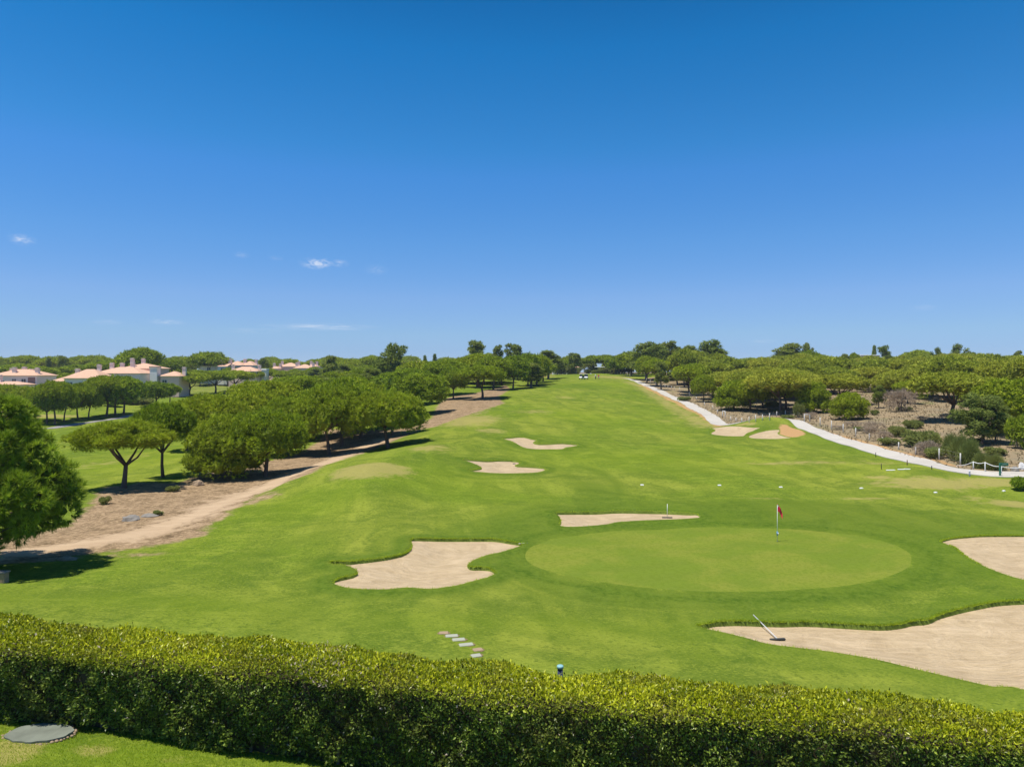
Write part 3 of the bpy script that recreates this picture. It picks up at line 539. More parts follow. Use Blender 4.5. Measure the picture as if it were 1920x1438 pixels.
def plant(kind, x, y, z, rad, hgt, label, group=None, lod=None, v=None, rot=None, name=None):
    d = math.hypot(x, y); lod = (0 if d < 92 else 1 if d < 190 else 2) if lod is None else lod; v = _tr.randrange(4) if v is None else v
    (cm, tm), r0, h0 = proto(kind, lod, v); root = empty(name or NAMES[kind], (x, y, z), _tr.random()*6.28 if rot is None else rot, (rad/r0, rad/r0, hgt/h0))
    tag(root, label, CATS[kind], group); link('trunk', tm, root); link('crown', cm, root); TREES.append((x, y, rad)); return root
def tree(kind, bx, by, pl, pr, pt, label, Y=None, **k):
    """base pixel, crown left/right, crown top -> planted tree. With Y given the base is hidden in the photo"""
    if Y is None: x, y, z = hit(bx, by)
    else: y = Y; x = (bx-CX)/F*Y; z = H(x, y)
    if (pl+pr)/2 != bx and Y is not None: pass
    rad = (pr-pl)/2/F*y; top = ZC-(pt-YH)/F*(y); return plant(kind, x, y, z, rad, max(top-z, .8), label, **k)
GL = 'umbrella pines of the grove left of the fairway'
for a in [('umbrella', 232, 915, 113, 300, 795, 'lone flat-topped umbrella pine with forked trunk standing over its own round shadow'),
          ('umbrella', 305, 895, 246, 368, 762, 'slim umbrella pine standing just behind the lone flat-topped pine'),
          ('low', 425, 893, 350, 500, 783, 'low round umbrella pine with its skirt almost touching the dirt'),
          ('thick', 498, 893, 440, 594, 771, 'broad umbrella pine beside the low round one, its leaning trunk near the dirt track'),
          ('thick', 617, 853, 560, 690, 728, 'umbrella pine with thin straight trunk in the middle of the dirt clearing'),
          ('umbrella', 641, 836, 592, 720, 716, 'umbrella pine with thin trunk, just behind the one in the dirt clearing'),
          ('thick', 676, 822, 640, 768, 724, 'thick trunked umbrella pine in the shade at the right of the clearing'),
          ('thick', 727, 840, 664, 816, 735, 'umbrella pine at the right tip of the grove, trunk beside the grass'),
          ('umbrella', 905, 748, 851, 946, 688, 'rounded umbrella pine standing alone on bare dirt with an oval shadow'),
          ('thick', 962, 729, 925, 990, 668, 'umbrella pine on the shaded crest, left of the last pair'),
          ('thick', 990, 724, 960, 1016, 664, 'umbrella pine between its neighbours on the shaded crest'),
          ('thick', 1006, 721, 980, 1044, 666, 'rightmost umbrella pine of the crest group, leaning over the fairway edge')]: tree(*a, group=GL)
for a in [('thick', 398, 0, 325, 472, 742, 84, 'wide umbrella pine crown behind the slim one at the left of the grove'),
          ('thick', 470, 0, 400, 545, 735, 95, 'umbrella pine crown above the low round pine'),
          ('thick', 545, 0, 480, 612, 748, 86, 'umbrella pine crown directly behind the broad leaning one'),
          ('umbrella', 500, 0, 432, 572, 716, 112, 'domed umbrella pine crown at the top left of the grove'),
          ('thick', 590, 0, 530, 660, 733, 104, 'umbrella pine crown in the centre of the grove'),
          ('thick', 665, 0, 600, 735, 712, 108, 'tall umbrella pine crown at the centre top of the grove'),
          ('umbrella', 735, 0, 690, 800, 738, 98, 'umbrella pine crown at the upper right of the grove'),
          ('thick', 620, 0, 560, 690, 724, 124, 'umbrella pine crown in the back row of the grove'),
          ('umbrella', 430, 0, 372, 490, 752, 100, 'umbrella pine crown in the left back of the grove'),
          ('umbrella', 350, 0, 300, 410, 752, 96, 'small umbrella pine crown at the left back corner of the grove'),
          ('umbrella', 560, 0, 505, 625, 706, 150, 'umbrella pine crown farthest back in the grove, below the pink terrace'),
          ('thick', 788, 0, 742, 852, 702, 128, 'dense umbrella pine crown where the dirt meets the grove'),
          ('thick', 770, 0, 725, 825, 693, 150, 'umbrella pine crown just above the dense one by the dirt'),
          ('umbrella', 835, 0, 785, 888, 678, 175, 'broad umbrella pine crown on the ridge left of the round lone pine'),
          ('umbrella', 895, 0, 850, 945, 668, 205, 'umbrella pine crown behind the round lone pine'),
          ('umbrella', 790, 0, 745, 840, 680, 200, 'pale umbrella pine crown on the ridge below the two cypresses'),
          ('umbrella', 925, 0, 890, 965, 672, 190, 'umbrella pine crown between the lone pine and the crest group'),
          ('thick', 850, 0, 820, 880, 690, 160, 'small umbrella pine crown left of the lone round pine'),
          ('umbrella', 868, 0, 830, 908, 675, 225, 'flat umbrella pine crown at the back of the ridge')]:
    k, bx, by, pl, pr, pt, Y, lab = a; tree(k, bx, by, pl, pr, pt, lab, Y=Y, group=GL)
GB = 'umbrella pines along the road on the left'
for i, a in enumerate([('thick', 55, 790, 0, 82, 727, 'first umbrella pine of the roadside row, at the photo edge'), ('thick', 88, 795, 52, 120, 722, 'short umbrella pine second in the roadside row'), ('umbrella', 103, 796, 68, 140, 718, 'umbrella pine with a thick dark trunk in the roadside row'),
          ('thick', 120, 790, 98, 152, 724, 'small dark umbrella pine between thicker trunks of the roadside row'), ('umbrella', 146, 786, 118, 182, 722, 'umbrella pine with a bent trunk in the roadside row'), ('thick', 166, 784, 142, 196, 724, 'umbrella pine just left of the two-stemmed group by the road'),
          ('umbrella', 200, 781, 158, 240, 708, 'wide umbrella pine by the road below the villa with shuttered windows'), ('thick', 216, 779, 180, 262, 706, 'umbrella pine with paired stems by the road'), ('umbrella', 232, 777, 200, 275, 710, 'umbrella pine right of the paired stems by the road'),
          ('thick', 292, 763, 262, 330, 716, 'rounded umbrella pine by the bend of the road'), ('umbrella', 318, 758, 300, 345, 722, 'small umbrella pine at the end of the road'), ('umbrella', 355, 742, 312, 392, 700, 'flat umbrella pine left in the raised trio before the terrace'),
          ('umbrella', 404, 738, 368, 440, 697, 'flat umbrella pine in the middle of the raised trio'), ('umbrella', 440, 733, 415, 495, 697, 'flat umbrella pine right in the raised trio before the terrace'),
          ('thick', 20, 782, -20, 50, 722, 'dark umbrella pine partly hidden behind the big near pine'), ('umbrella', -30, 785, -75, 10, 722, 'umbrella pine at the far left edge behind the big pine')]): tree(*a, group=GB)
# the big near pine at the left edge
r = random.Random(5); lobes = []
for i in range(210):
    t = r.random(); a = r.random()*6.283; w = 4.35*(1-.68*max(0, (t-.3)/.7)**1.3)*(.62+.38*min(1, t/.25)); rr = w*math.sqrt(r.uniform(.35, 1)); q = r.uniform(.32, .68); lobes.append((rr*math.cos(a), rr*math.sin(a), 1.3+6.6*t, q, q*.85))
MNEAR = foliage('bright_pine_needles', (.06, .12, .012), (.20, .31, .018), (.54, .68, .05), trans=.3)
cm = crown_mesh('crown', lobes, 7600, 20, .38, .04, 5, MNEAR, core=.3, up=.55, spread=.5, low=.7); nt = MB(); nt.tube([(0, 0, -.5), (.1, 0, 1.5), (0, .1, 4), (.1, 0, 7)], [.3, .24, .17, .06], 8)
for l in lobes[::2]: z = max(1.2, l[2]-1.1); nt.tube([(0, 0, z), (l[0]*.5, l[1]*.5, l[2]-.4), (l[0]*.95, l[1]*.95, l[2])], [.09, .06, .02], 5)
def near_pine():
    y = 33.5; x = (-40-CX)/F*y; z = H(x, y); o = empty('pine_tree', (x, y, z), .6, (1.0, 1.0, 1.0)); tag(o, 'big bright green bushy pine filling the left edge, nearest tree in the photo', 'pine tree')
    link('crown', cm, o); nt.build('trunk', MBARK, o, True); return o
near_pine()
GS = 'trees along the skyline'
for a in [('open', 726, 0, 692, 762, 645, 205, 'tall ragged pine with open tilted crown on the left skyline'), ('pine', 700, 0, 672, 735, 690, 170, 'scruffy pale pine under the tall ragged one'), ('pine', 622, 0, 600, 645, 667, 230, 'spiky little pine right of the pink terraces'), ('pine', 655, 0, 625, 690, 700, 170, 'scruffy pine before the white roof'),
          ('pine', 760, 0, 735, 795, 690, 185, 'scruffy pine right of the tall ragged one'), ('pine', 600, 0, 575, 640, 704, 165, 'scruffy pine nearest the end of the terraces'), ('pine', 645, 0, 615, 665, 683, 240, 'small round pine on the skyline left of the white roof'),
          ('open', 900, 0, 868, 926, 639, 262, 'tall bushy pine, left one of the pair above the crest'), ('open', 928, 0, 912, 942, 647, 262, 'shorter pine attached to the tall bushy one above the crest'), ('open', 965, 0, 938, 992, 645, 262, 'wide pine with feathery top, right one of the pair above the crest'),
          ('pine', 1028, 0, 1000, 1060, 657, 262, 'loose pine just right of the crest group'), ('open', 1080, 0, 1060, 1100, 662, 320, 'pine with visible trunk behind the golf carts'), ('umbrella', 1112, 0, 1095, 1140, 668, 330, 'umbrella pine behind the tee, above the low white wall'),
          ('umbrella', 1135, 0, 1118, 1168, 667, 325, 'umbrella pine behind the tee, right of the white wall'), ('thick', 1060, 0, 1042, 1075, 676, 330, 'low tree left of the pine behind the carts'), ('pine', 1045, 0, 1030, 1060, 668, 320, 'narrow pine before the white house left of the tee'),
          ('thick', 1155, 0, 1140, 1180, 668, 300, 'dark umbrella pine at the left foot of the rising wood'), ('thick', 1184, 0, 1160, 1215, 660, 285, 'umbrella pine at the left shoulder of the rising wood'),
          ('cypress', 91, 0, 87, 96, 672, 330, 'dark narrow cypress above the leftmost villa'), ('open', 116, 0, 100, 130, 667, 300, 'thin layered pine beside the dark cypress'), ('cypress', 797, 0, 794, 801, 668, 330, 'left of two small cypresses on the skyline'), ('cypress', 815, 0, 812, 819, 665, 330, 'right of two small cypresses on the skyline'),
          ('cypress', 184, 0, 180, 189, 676, 340, 'tiny dark cypress tip above the umbrella canopy'), ('umbrella', 262, 0, 218, 307, 656, 255, 'great dark umbrella pine towering behind the pink villa'), ('umbrella', 392, 0, 350, 434, 663, 300, 'great umbrella pine behind the left end of the terraces'), ('pine', 493, 0, 482, 513, 671, 320, 'small dark tree between the two terraces'),
          ('umbrella', 325, 0, 300, 355, 677, 300, 'low bushy tree between the two great umbrella pines'), ('umbrella', 30, 0, -20, 80, 685, 280, 'flat umbrella pine behind the leftmost villa'), ('umbrella', 75, 0, 50, 118, 690, 270, 'umbrella pine right behind the leftmost villa'), ('umbrella', 150, 0, 110, 190, 686, 285, 'umbrella pine canopy between the two left villas'), ('umbrella', 200, 0, 165, 240, 680, 285, 'umbrella pine canopy left of the great dark one'),
          ('thick', 130, 0, 100, 160, 700, 250, 'bushy tree right of the leftmost villa'), ('umbrella', 240, 0, 205, 270, 672, 290, 'umbrella pine canopy overlapping the great dark one'), ('umbrella', 630, 0, 600, 668, 679, 380, 'distant umbrella pine behind the white roof'), ('umbrella', 695, 0, 665, 735, 683, 370, 'distant umbrella pine on the left skyline'),
          # right skyline
          ('pine', 1212, 0, 1176, 1246, 642, 262, 'tall pine, left one of the high clump right of the fairway'), ('pine', 1230, 0, 1196, 1260, 645, 255, 'tall pine in the middle of the high clump'), ('open', 1252, 0, 1222, 1276, 640, 262, 'tall pine with feathery right edge, right one of the high clump'),
          ('pine', 1296, 0, 1264, 1324, 648, 250, 'tall pine left of the pointed one'), ('pine', 1332, 0, 1298, 1366, 638, 250, 'pointed tall dark pine on the right skyline'), ('pine', 1314, 0, 1278, 1348, 662, 240, 'bushy pine under the pointed tall one'),
          ('pine', 1482, 0, 1440, 1522, 644, 265, 'broad grey-green tree rising right of the long white roof'), ('open', 1512, 0, 1500, 1526, 643, 262, 'feathery little tree top beside the broad grey-green one'), ('thick', 1518, 0, 1490, 1545, 659, 250, 'round pine right of the broad grey-green tree'),
          ('open', 1664, 0, 1648, 1682, 648, 265, 'pine with bare limbs standing above the right wood'), ('oak', 1756, 0, 1745, 1776, 651, 270, 'small round broadleaf tree on the right skyline'), ('oak', 1798, 0, 1774, 1822, 644, 270, 'large round broadleaf tree on the right skyline'), ('pine', 1824, 0, 1816, 1832, 660, 300, 'small tufted tree right of the large broadleaf tree'),
          ('pine', 1908, 0, 1898, 1925, 658, 300, 'small tree top at the right edge of the skyline'), ('cypress', 1639, 0, 1636, 1643, 650, 330, 'tiny pointed cypress above the right wood'), ('pine', 1585, 0, 1570, 1602, 664, 280, 'small loose pine above the right wood'), ('umbrella', 1602, 0, 1588, 1614, 664, 285, 'small flat umbrella pine above the right wood')]:
    k, bx, by, pl, pr, pt, Y, lab = a; tree(k, bx, by, pl, pr, pt, lab, Y=Y, group=GS)
GR = 'pines of the front row beyond the cart path'
for a in [('umbrella', 1297, 741, 1267, 1341, 685, 'umbrella pine with dark trunk by the fence, left of the front row'), ('thick', 1319, 754, 1299, 1346, 704, 'small umbrella pine in front of the dark trunked one'), ('low', 1376, 768, 1330, 1404, 714, 'round umbrella pine at the left of the dense front clump'),
          ('thick', 1406, 770, 1368, 1440, 712, 'umbrella pine in the dense front clump, second from its left'), ('thick', 1430, 764, 1395, 1470, 706, 'umbrella pine behind the dense front clump'), ('thick', 1474, 768, 1430, 1520, 697, 'big umbrella pine with three dark stems in the front row'), ('thick', 1455, 760, 1425, 1492, 700, 'umbrella pine overlapping the three stemmed one'),
          ('low', 1526, 774, 1490, 1556, 716, 'rounded pine left of the bright small one'), ('wood', 1572, 762, 1540, 1652, 704, 'wide umbrella pine behind the bright small one'), ('low', 1592, 786, 1560, 1627, 737, 'bright green small umbrella pine with its dark shadow, close to the fence'),
          ('wood', 1783, 790, 1704, 1856, 702, 'large dark umbrella pine left of the oaks'), ('thick', 1850, 775, 1800, 1900, 712, 'umbrella pine behind the oaks'), ('thick', 1906, 815, 1832, 1985, 712, 'big umbrella pine with thick dark trunk at the right edge'), ('oak', 1841, 833, 1786, 1892, 738, 'grey-green cork oak standing on the dry slope'),
          ('oak', 1867, 830, 1840, 1900, 752, 'smaller cork oak just right of the grey-green one'), ('umbrella', 1702, 757, 1680, 1735, 716, 'umbrella pine with thin bent trunk in the open gap'), ('pine', 1648, 765, 1636, 1664, 722, 'thin sparse young tree in the open gap'), ('umbrella', 1232, 724, 1200, 1262, 676, 'umbrella pine with shaded trunk near the top of the path'),
          ('thick', 1213, 718, 1190, 1235, 668, 'umbrella pine at the top end of the path'), ('pine', 1240, 731, 1226, 1262, 678, 'grey stemmed pine by the fence near the top of the path'), ('pine', 1270, 722, 1252, 1296, 690, 'bushy pine between the path top and the dark trunked pine')]: tree(*a, group=GR)
# the wood covering the right slope
rr_ = random.Random(21); wood = []; GW = 'umbrella pines massed in the wood on the right slope'
def inwood(x, y):
    px = CX+F*x/y
    if px < 1130 or px > 2080 or y < 112 or y > 320: return False
    lim = {1130: 295, 1200: 240, 1250: 190, 1300: 152, 1400: 121, 1500: 121, 1620: 138, 1720: 125, 1800: 105, 2080: 100}; ks = sorted(lim); lo = max(k for k in ks if k <= px)
    hi = min([k for k in ks if k > px] or [2080]); t = (px-lo)/(hi-lo) if hi > lo else 0; return y > lim[lo]*(1-t)+lim[hi]*t
for _ in range(30000):
    y = rr_.uniform(105, 320); px = rr_.uniform(1130, 2080); x = (px-CX)/F*y
    if rr_.random() > y/320 or not inwood(x, y): continue
    rad = rr_.uniform(4.2, 6.8)
    if any((x-a)**2+(y-b)**2 < ((rad+c)*.59)**2 for a, b, c in wood) or any((x-a)**2+(y-b)**2 < ((rad+c)*.58)**2 for a, b, c in TREES): continue
    wood.append((x, y, rad))
    if len(wood) > 185: break
for x, y, rad in wood:
    z = H(x, y); px = CX+F*x/y; hg = rr_.uniform(5.2, 9.6); lim = float(np.interp(px, [1130, 1180, 1220, 1280, 1340, 1385, 1450, 1500, 1550, 1600, 1680, 1760, 1900], [674, 664, 657, 656, 660, 676, 671, 662, 668, 671, 669, 663, 668])); top_ = ZC-(lim-YH)/F*y-z; hg = max(4.5, min(hg if y < 215 else 13, top_-rr_.random()**2*3.0))
    plant('wood' if rr_.random() < .65 else 'woodround', x, y, z, rad, hg, 'umbrella pine crown among the others of the wood covering the right slope', GW)
GF = 'bushy trees behind the left grove and villas'
for _ in range(4000):
    y = rr_.uniform(150, 330); px = rr_.uniform(-120, 1030); x = (px-CX)/F*y; rad = rr_.uniform(3.5, 5.5)
    if y < 235 and px < 520: continue
    if y < 285 and px < 620: continue
    if y > 260 and px > 840: continue
    if y < 200 and px > 740: continue
    if any((x-a)**2+(y-b)**2 < ((rad+c)*.62)**2 for a, b, c in TREES): continue
    z = H(x, y); lim = 690 if px < 500 else 686 if px < 760 else 680; hg = min(rr_.uniform(5, 7.5), ZC-(lim-YH)/F*y-z)
    if hg < 3: continue
    plant(rr_.choice(['umbrella', 'umbrella', 'thick', 'pine']) if px > 560 else 'umbrella', x, y, z, rad*(.7 if px < 0 else 1), hg, 'tree in the dense canopy behind the left grove and the villas', GF)
    if len(TREES) > 440: break
# far-off wood: one mass beyond everything
lb = []; r = random.Random(9)
def farwood():
    rng = np.random.RandomState(8); Vs = []; Ts = []; ts = []; off = 0; cmv = []
    base = [proto('umbrella', 2, v)[0][0] for v in range(3)]+[proto('thick', 2, 1)[0][0]]; data = []
    for m in base:
        V = np.empty(len(m.vertices)*3, np.float32); m.vertices.foreach_get('co', V); V = V.reshape(-1, 3); T = np.empty(len(m.loops), np.int32); m.loops.foreach_get('vertex_index', T); a = np.empty(len(V), np.float32); m.attributes['tint'].data.foreach_get('value', a); data.append((V, T.reshape(-1, 3), a))
    for i in range(230):
        px = rng.uniform(-350, 2300); y = rng.uniform(345, 560); x = (px-CX)/F*y; V, T, a = data[rng.randint(4)]; s = rng.uniform(1.2, 2.0); z = H(x, y)
        top = ZC-(rng.uniform(676, 684)+(6 if 1040 < px < 1180 else 0)+(-8 if px > 1560 else 0)-YH)/F*y; V = V*np.array([s, s, s*.9]); V = V+np.array([x, y, max(z-1, top-V[:, 2].max())]); Vs.append(V); Ts.append(T+off); ts.append(a); off += len(V)
    o = link('distant_woodland', npmesh('distant_woodland', np.concatenate(Vs), np.concatenate(Ts), MPINE, {'tint': np.concatenate(ts)}, smooth=False)); tag(o, 'far-off pine wood along the horizon read as one mass', 'woodland', kind='stuff')
farwood()

# ---------------------------------------------------------------- hedge
def hedge_mat():
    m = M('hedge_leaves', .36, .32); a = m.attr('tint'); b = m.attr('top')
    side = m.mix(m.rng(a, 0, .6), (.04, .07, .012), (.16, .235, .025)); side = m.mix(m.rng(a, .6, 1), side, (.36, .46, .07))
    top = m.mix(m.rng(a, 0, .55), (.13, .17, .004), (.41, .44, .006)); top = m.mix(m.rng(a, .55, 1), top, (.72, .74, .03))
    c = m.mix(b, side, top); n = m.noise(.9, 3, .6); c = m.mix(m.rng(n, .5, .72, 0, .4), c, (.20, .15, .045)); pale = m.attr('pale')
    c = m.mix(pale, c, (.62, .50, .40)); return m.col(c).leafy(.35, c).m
MHEDGE = hedge_mat(); MCORE = plain('hedge_twigs', (.05, .04, .02), .95, .5, 9)
HX = np.array([-19, -11.5, -5, -3.6, 0, 3.4, 7.57, 9.6, 17.0]); HYf = np.array([16.8, 15.6, 14.85, 14.7, 14.2, 13.8, 13.3, 13.0, 12.1]); HZ = np.array([4.05, 3.80, 3.56, 3.50, 3.29, 3.2, 3.10, 2.95, 2.7])
def hyf(x): return np.interp(x, HX, HYf)
def hzt(x): return np.interp(x, HX, HZ)
WB = 1.9
def bump2(x, y, s=0): return (np.sin(x*2.3+y*1.7+s)+np.sin(x*4.9-y*3.1+1.3+s)*.6+np.sin(x*.9+.5+s)*.9+np.sin(x*9.7+y*8.3+s)*.35)/2.4
def hedge():
    rng = np.random.RandomState(4); Ps = []; Ns = []; tops = []
    # top face
    n = 78000; x = rng.uniform(-16, 13.5, n); w = rng.uniform(0, 1, n); y = hyf(x)+w*WB; z = hzt(x)-.04*w+.085*bump2(x, y)+.09*np.clip((w-.72)/.28, 0, 1)*bump2(x*1.7, y, 2)-rng.exponential(.045, n)+np.where(rng.rand(n) < .05, rng.uniform(.02, .10, n), 0)
    ed = np.minimum(w*WB, (1-w)*WB); z -= .13*np.exp(-ed/.09)
    dip = np.exp(-((x-.95)/.5)**2)*np.exp(-((y-hyf(x)-WB)/.45)**2); z -= .22*dip
    notch = (np.abs(y-hyf(x)-1.70) < .2) & (np.abs(x-1.14) < .2); sel = ~notch
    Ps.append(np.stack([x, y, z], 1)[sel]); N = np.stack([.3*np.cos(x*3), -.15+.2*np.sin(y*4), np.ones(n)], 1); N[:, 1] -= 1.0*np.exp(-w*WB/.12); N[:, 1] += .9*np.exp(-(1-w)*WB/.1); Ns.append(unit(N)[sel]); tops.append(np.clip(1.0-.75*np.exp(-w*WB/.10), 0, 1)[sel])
    # front face, back face
    for sgn, n in ((-1, 74000), (1, 13000)):
        x = rng.uniform(-16, 13.5, n); u = rng.power(1.0, n); yf = hyf(x)+(0 if sgn < 0 else WB); zg = H0(x[:], yf); zt = hzt(x); z = zg+.02+(zt-.17-zg)*u
        k = z > zg+.03+.16*np.clip(bump2(x*1.4, x*0, 7), 0, 1); b = .15*bump2(x, z*1.3, 1)+.12*bump2(x*2.6, z*2.9, 3); y = yf+sgn*(b-.02)-sgn*rng.exponential(.06, n)*1.0+(.16*(1-u)**2)*(-sgn)
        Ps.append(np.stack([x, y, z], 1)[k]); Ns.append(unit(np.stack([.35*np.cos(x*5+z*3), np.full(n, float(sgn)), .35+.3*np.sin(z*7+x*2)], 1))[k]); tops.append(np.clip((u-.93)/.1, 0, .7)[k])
    P = np.concatenate(Ps); N = np.concatenate(Ns); tp = np.concatenate(tops); n = len(P)
    up = np.array([0, 0, 1.0]); D = unit(N*(.45-.15*tp[:, None])+up*(.25+.1*tp[:, None])+rng.normal(0, .6, (n, 3))); Fn = unit(N*.7+up*.55+rng.normal(0, .4, (n, 3))); Sd = unit(np.cross(D, Fn)); Up = unit(np.cross(Sd, D))
    L = rng.uniform(.05, .105, (n, 1)); Wd = L*rng.uniform(.36, .52, (n, 1)); V = np.stack([P, P+D*L*.5+Sd*Wd*.5+Up*L*.08, P+D*L, P+D*L*.5-Sd*Wd*.5+Up*L*.08], 1).reshape(-1, 3)
    b = np.arange(n)*4; T = np.concatenate([np.stack([b, b+1, b+2], 1), np.stack([b, b+2, b+3], 1)])
    ti = np.clip(.42+.32*rng.normal(0, 1, n)+.22*bump2(P[:, 0]*.7, P[:, 2]*2+P[:, 1]), 0, 1)
    pale = ((rng.rand(n) < .006) | ((rng.rand(n) < .10) & (np.abs(P[:, 0]+4.2) < .8+.5*np.sin(P[:, 1]*5)) & (tp > .2)) | ((rng.rand(n) < .05) & (bump2(P[:, 0]*1.7, P[:, 1]*1.4, 9) > .95))).astype(float)*rng.uniform(.4, 1, n)
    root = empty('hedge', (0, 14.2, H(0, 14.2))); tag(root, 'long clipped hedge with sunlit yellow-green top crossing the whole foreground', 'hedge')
    def para(o): o.parent = root; o.matrix_parent_inverse = root.matrix_world.inverted(); return o
    bpy.context.view_layer.update()
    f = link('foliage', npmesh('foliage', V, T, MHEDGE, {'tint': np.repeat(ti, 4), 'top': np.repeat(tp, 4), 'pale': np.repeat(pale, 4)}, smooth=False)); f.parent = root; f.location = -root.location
    c = MB(); xs = np.linspace(-16, 13.5, 90); rings = []
    for i, x in enumerate(xs):
        yf = float(hyf(x)); zt = float(hzt(x)); zg = H(x, yf); j = .05*math.sin(i*1.7)
        rings.append([(x, yf+.42+j, zg-.05), (x, yf+.24-j, zg+1.1), (x, yf+.26+j, zt-.26), (x, yf+WB*.5, zt-.22+j), (x, yf+WB-.28, zt-.30-j), (x, yf+WB-.3, zg-.05)])
    fs = [(i*6+j, i*6+(j+1) % 6, (i+1)*6+(j+1) % 6, (i+1)*6+j) for i in range(len(xs)-1) for j in range(6)]; c.add([p for r_ in rings for p in r_], fs); o = c.build('twig_core', MCORE, root); o.location = -root.location
    r = random.Random(3)
    for i in range(46):
        s = MB(); x = -15.8+i*.63+r.uniform(-.15, .15); y = float(hyf(x))+r.uniform(.36, .6); z = H(x, y); s.tube([(x, y, z-.2), (x+r.uniform(-.08, .08), y, z+.45), (x+r.uniform(-.2, .2), y+.1, z+1.0)], [.045, .035, .025], 6)
        o = s.build('stem', MBARKG, root, True); o.location = -root.location
hedge()

# ---------------------------------------------------------------- short grass blades: bunker edges, garden strip
MBLADE = foliage('grass_blades', (.26, .37, .02), (.40, .53, .03), (.56, .66, .05), .8, .5)
def blades(name, X, Y, Z, hgt, wid, lean, label, seed=1, tint=None):
    rng = np.random.RandomState(seed); n = len(X); P = np.stack([X, Y, Z], 1); D = unit(np.stack([rng.normal(0, .45, n), rng.normal(0, .45, n), np.ones(n)], 1)+lean); Sx = unit(np.cross(D, rng.normal(0, 1, (n, 3)))); h = hgt*rng.uniform(.5, 1.3, (n, 1))
    V = np.stack([P-Sx*wid/2, P+Sx*wid/2, P+D*h], 1).reshape(-1, 3); o = link(name, npmesh(name, V, np.arange(n*3).reshape(-1, 3), MBLADE, {'tint': np.repeat(rng.rand(n) if tint is None else tint, 3)}, smooth=False)); tag(o, label, 'grass', kind='stuff')
bx, by, bz, ln = [], [], [], []; rng = np.random.RandomState(6)
for q, b in enumerate(bunk):
    O = b['O']; N = O-b['I']; N /= np.linalg.norm(N, axis=1)[:, None]+1e-9; seg = np.linalg.norm(np.roll(O, -1, 0)-O, axis=1).sum(); ym = O[:, 1].mean(); n = int(seg*(190 if ym < 46 else 60)); i = rng.randint(0, len(O), n); t = rng.rand(n, 1)
    p = O[i]*(1-t)+O[(i+1) % len(O)]*t+N[i]*rng.uniform(-.03, .12, (n, 1)); kk = (N[i, 1] > .05) | (rng.rand(n) < .3); p = p[kk]; i = i[kk]; n = len(p); bx.append(p[:, 0]); by.append(p[:, 1]); zz = H0(p[:, 0], p[:, 1]); bz.append(zz+.09*(1 if b['dep'] > .15 else .5)*.75-.03-.02*(N[i, 1] < .05)); ln.append(np.concatenate([-N[i]*1.0, np.zeros((n, 1))], 1))
blades('grass_fringe', np.concatenate(bx), np.concatenate(by), np.concatenate(bz), .13, .036, np.concatenate(ln), 'uneven turf fringe overhanging the bunker edges', 2)
n = 60000; x = rng.uniform(-13, -2.2, n); y = rng.uniform(11.8, 15.9, n); k = (y < hyf(x)+.25); x, y = x[k], y[k]; blades('garden_grass', x, y, H0(x, y)-.005, .05, .012, np.zeros((len(x), 3)), 'garden lawn in front of the hedge', 3)
# dry tufts over the scrub slope
n = 26000; x = rng.uniform(15, 130, n); y = rng.uniform(55, 190, n); px = CX+F*x/y; d = near_sdist(x, y, scrub_poly, 1); k = (d > .9) & (px < 2050) & (rng.rand(n) < 90/y); x, y = x[k], y[k]
MSTRAW = foliage('dry_grass', (.16, .125, .065), (.25, .20, .11), (.36, .29, .17), .9, .2)
def straw():
    P = np.stack([x, y, H0(x, y)-.02], 1); r = np.random.RandomState(7); V, T, t = tufts(r, P, np.tile([0, 0, 1.0], (len(P), 1)), 5, .34, .07, .5, r.rand(len(P))); o = link('dry_grass', npmesh('dry_grass', V, T, MSTRAW, {'tint': t}, smooth=False)); tag(o, 'straw coloured tufts over the dry slope beyond the path', 'dry grass', kind='stuff')
straw()

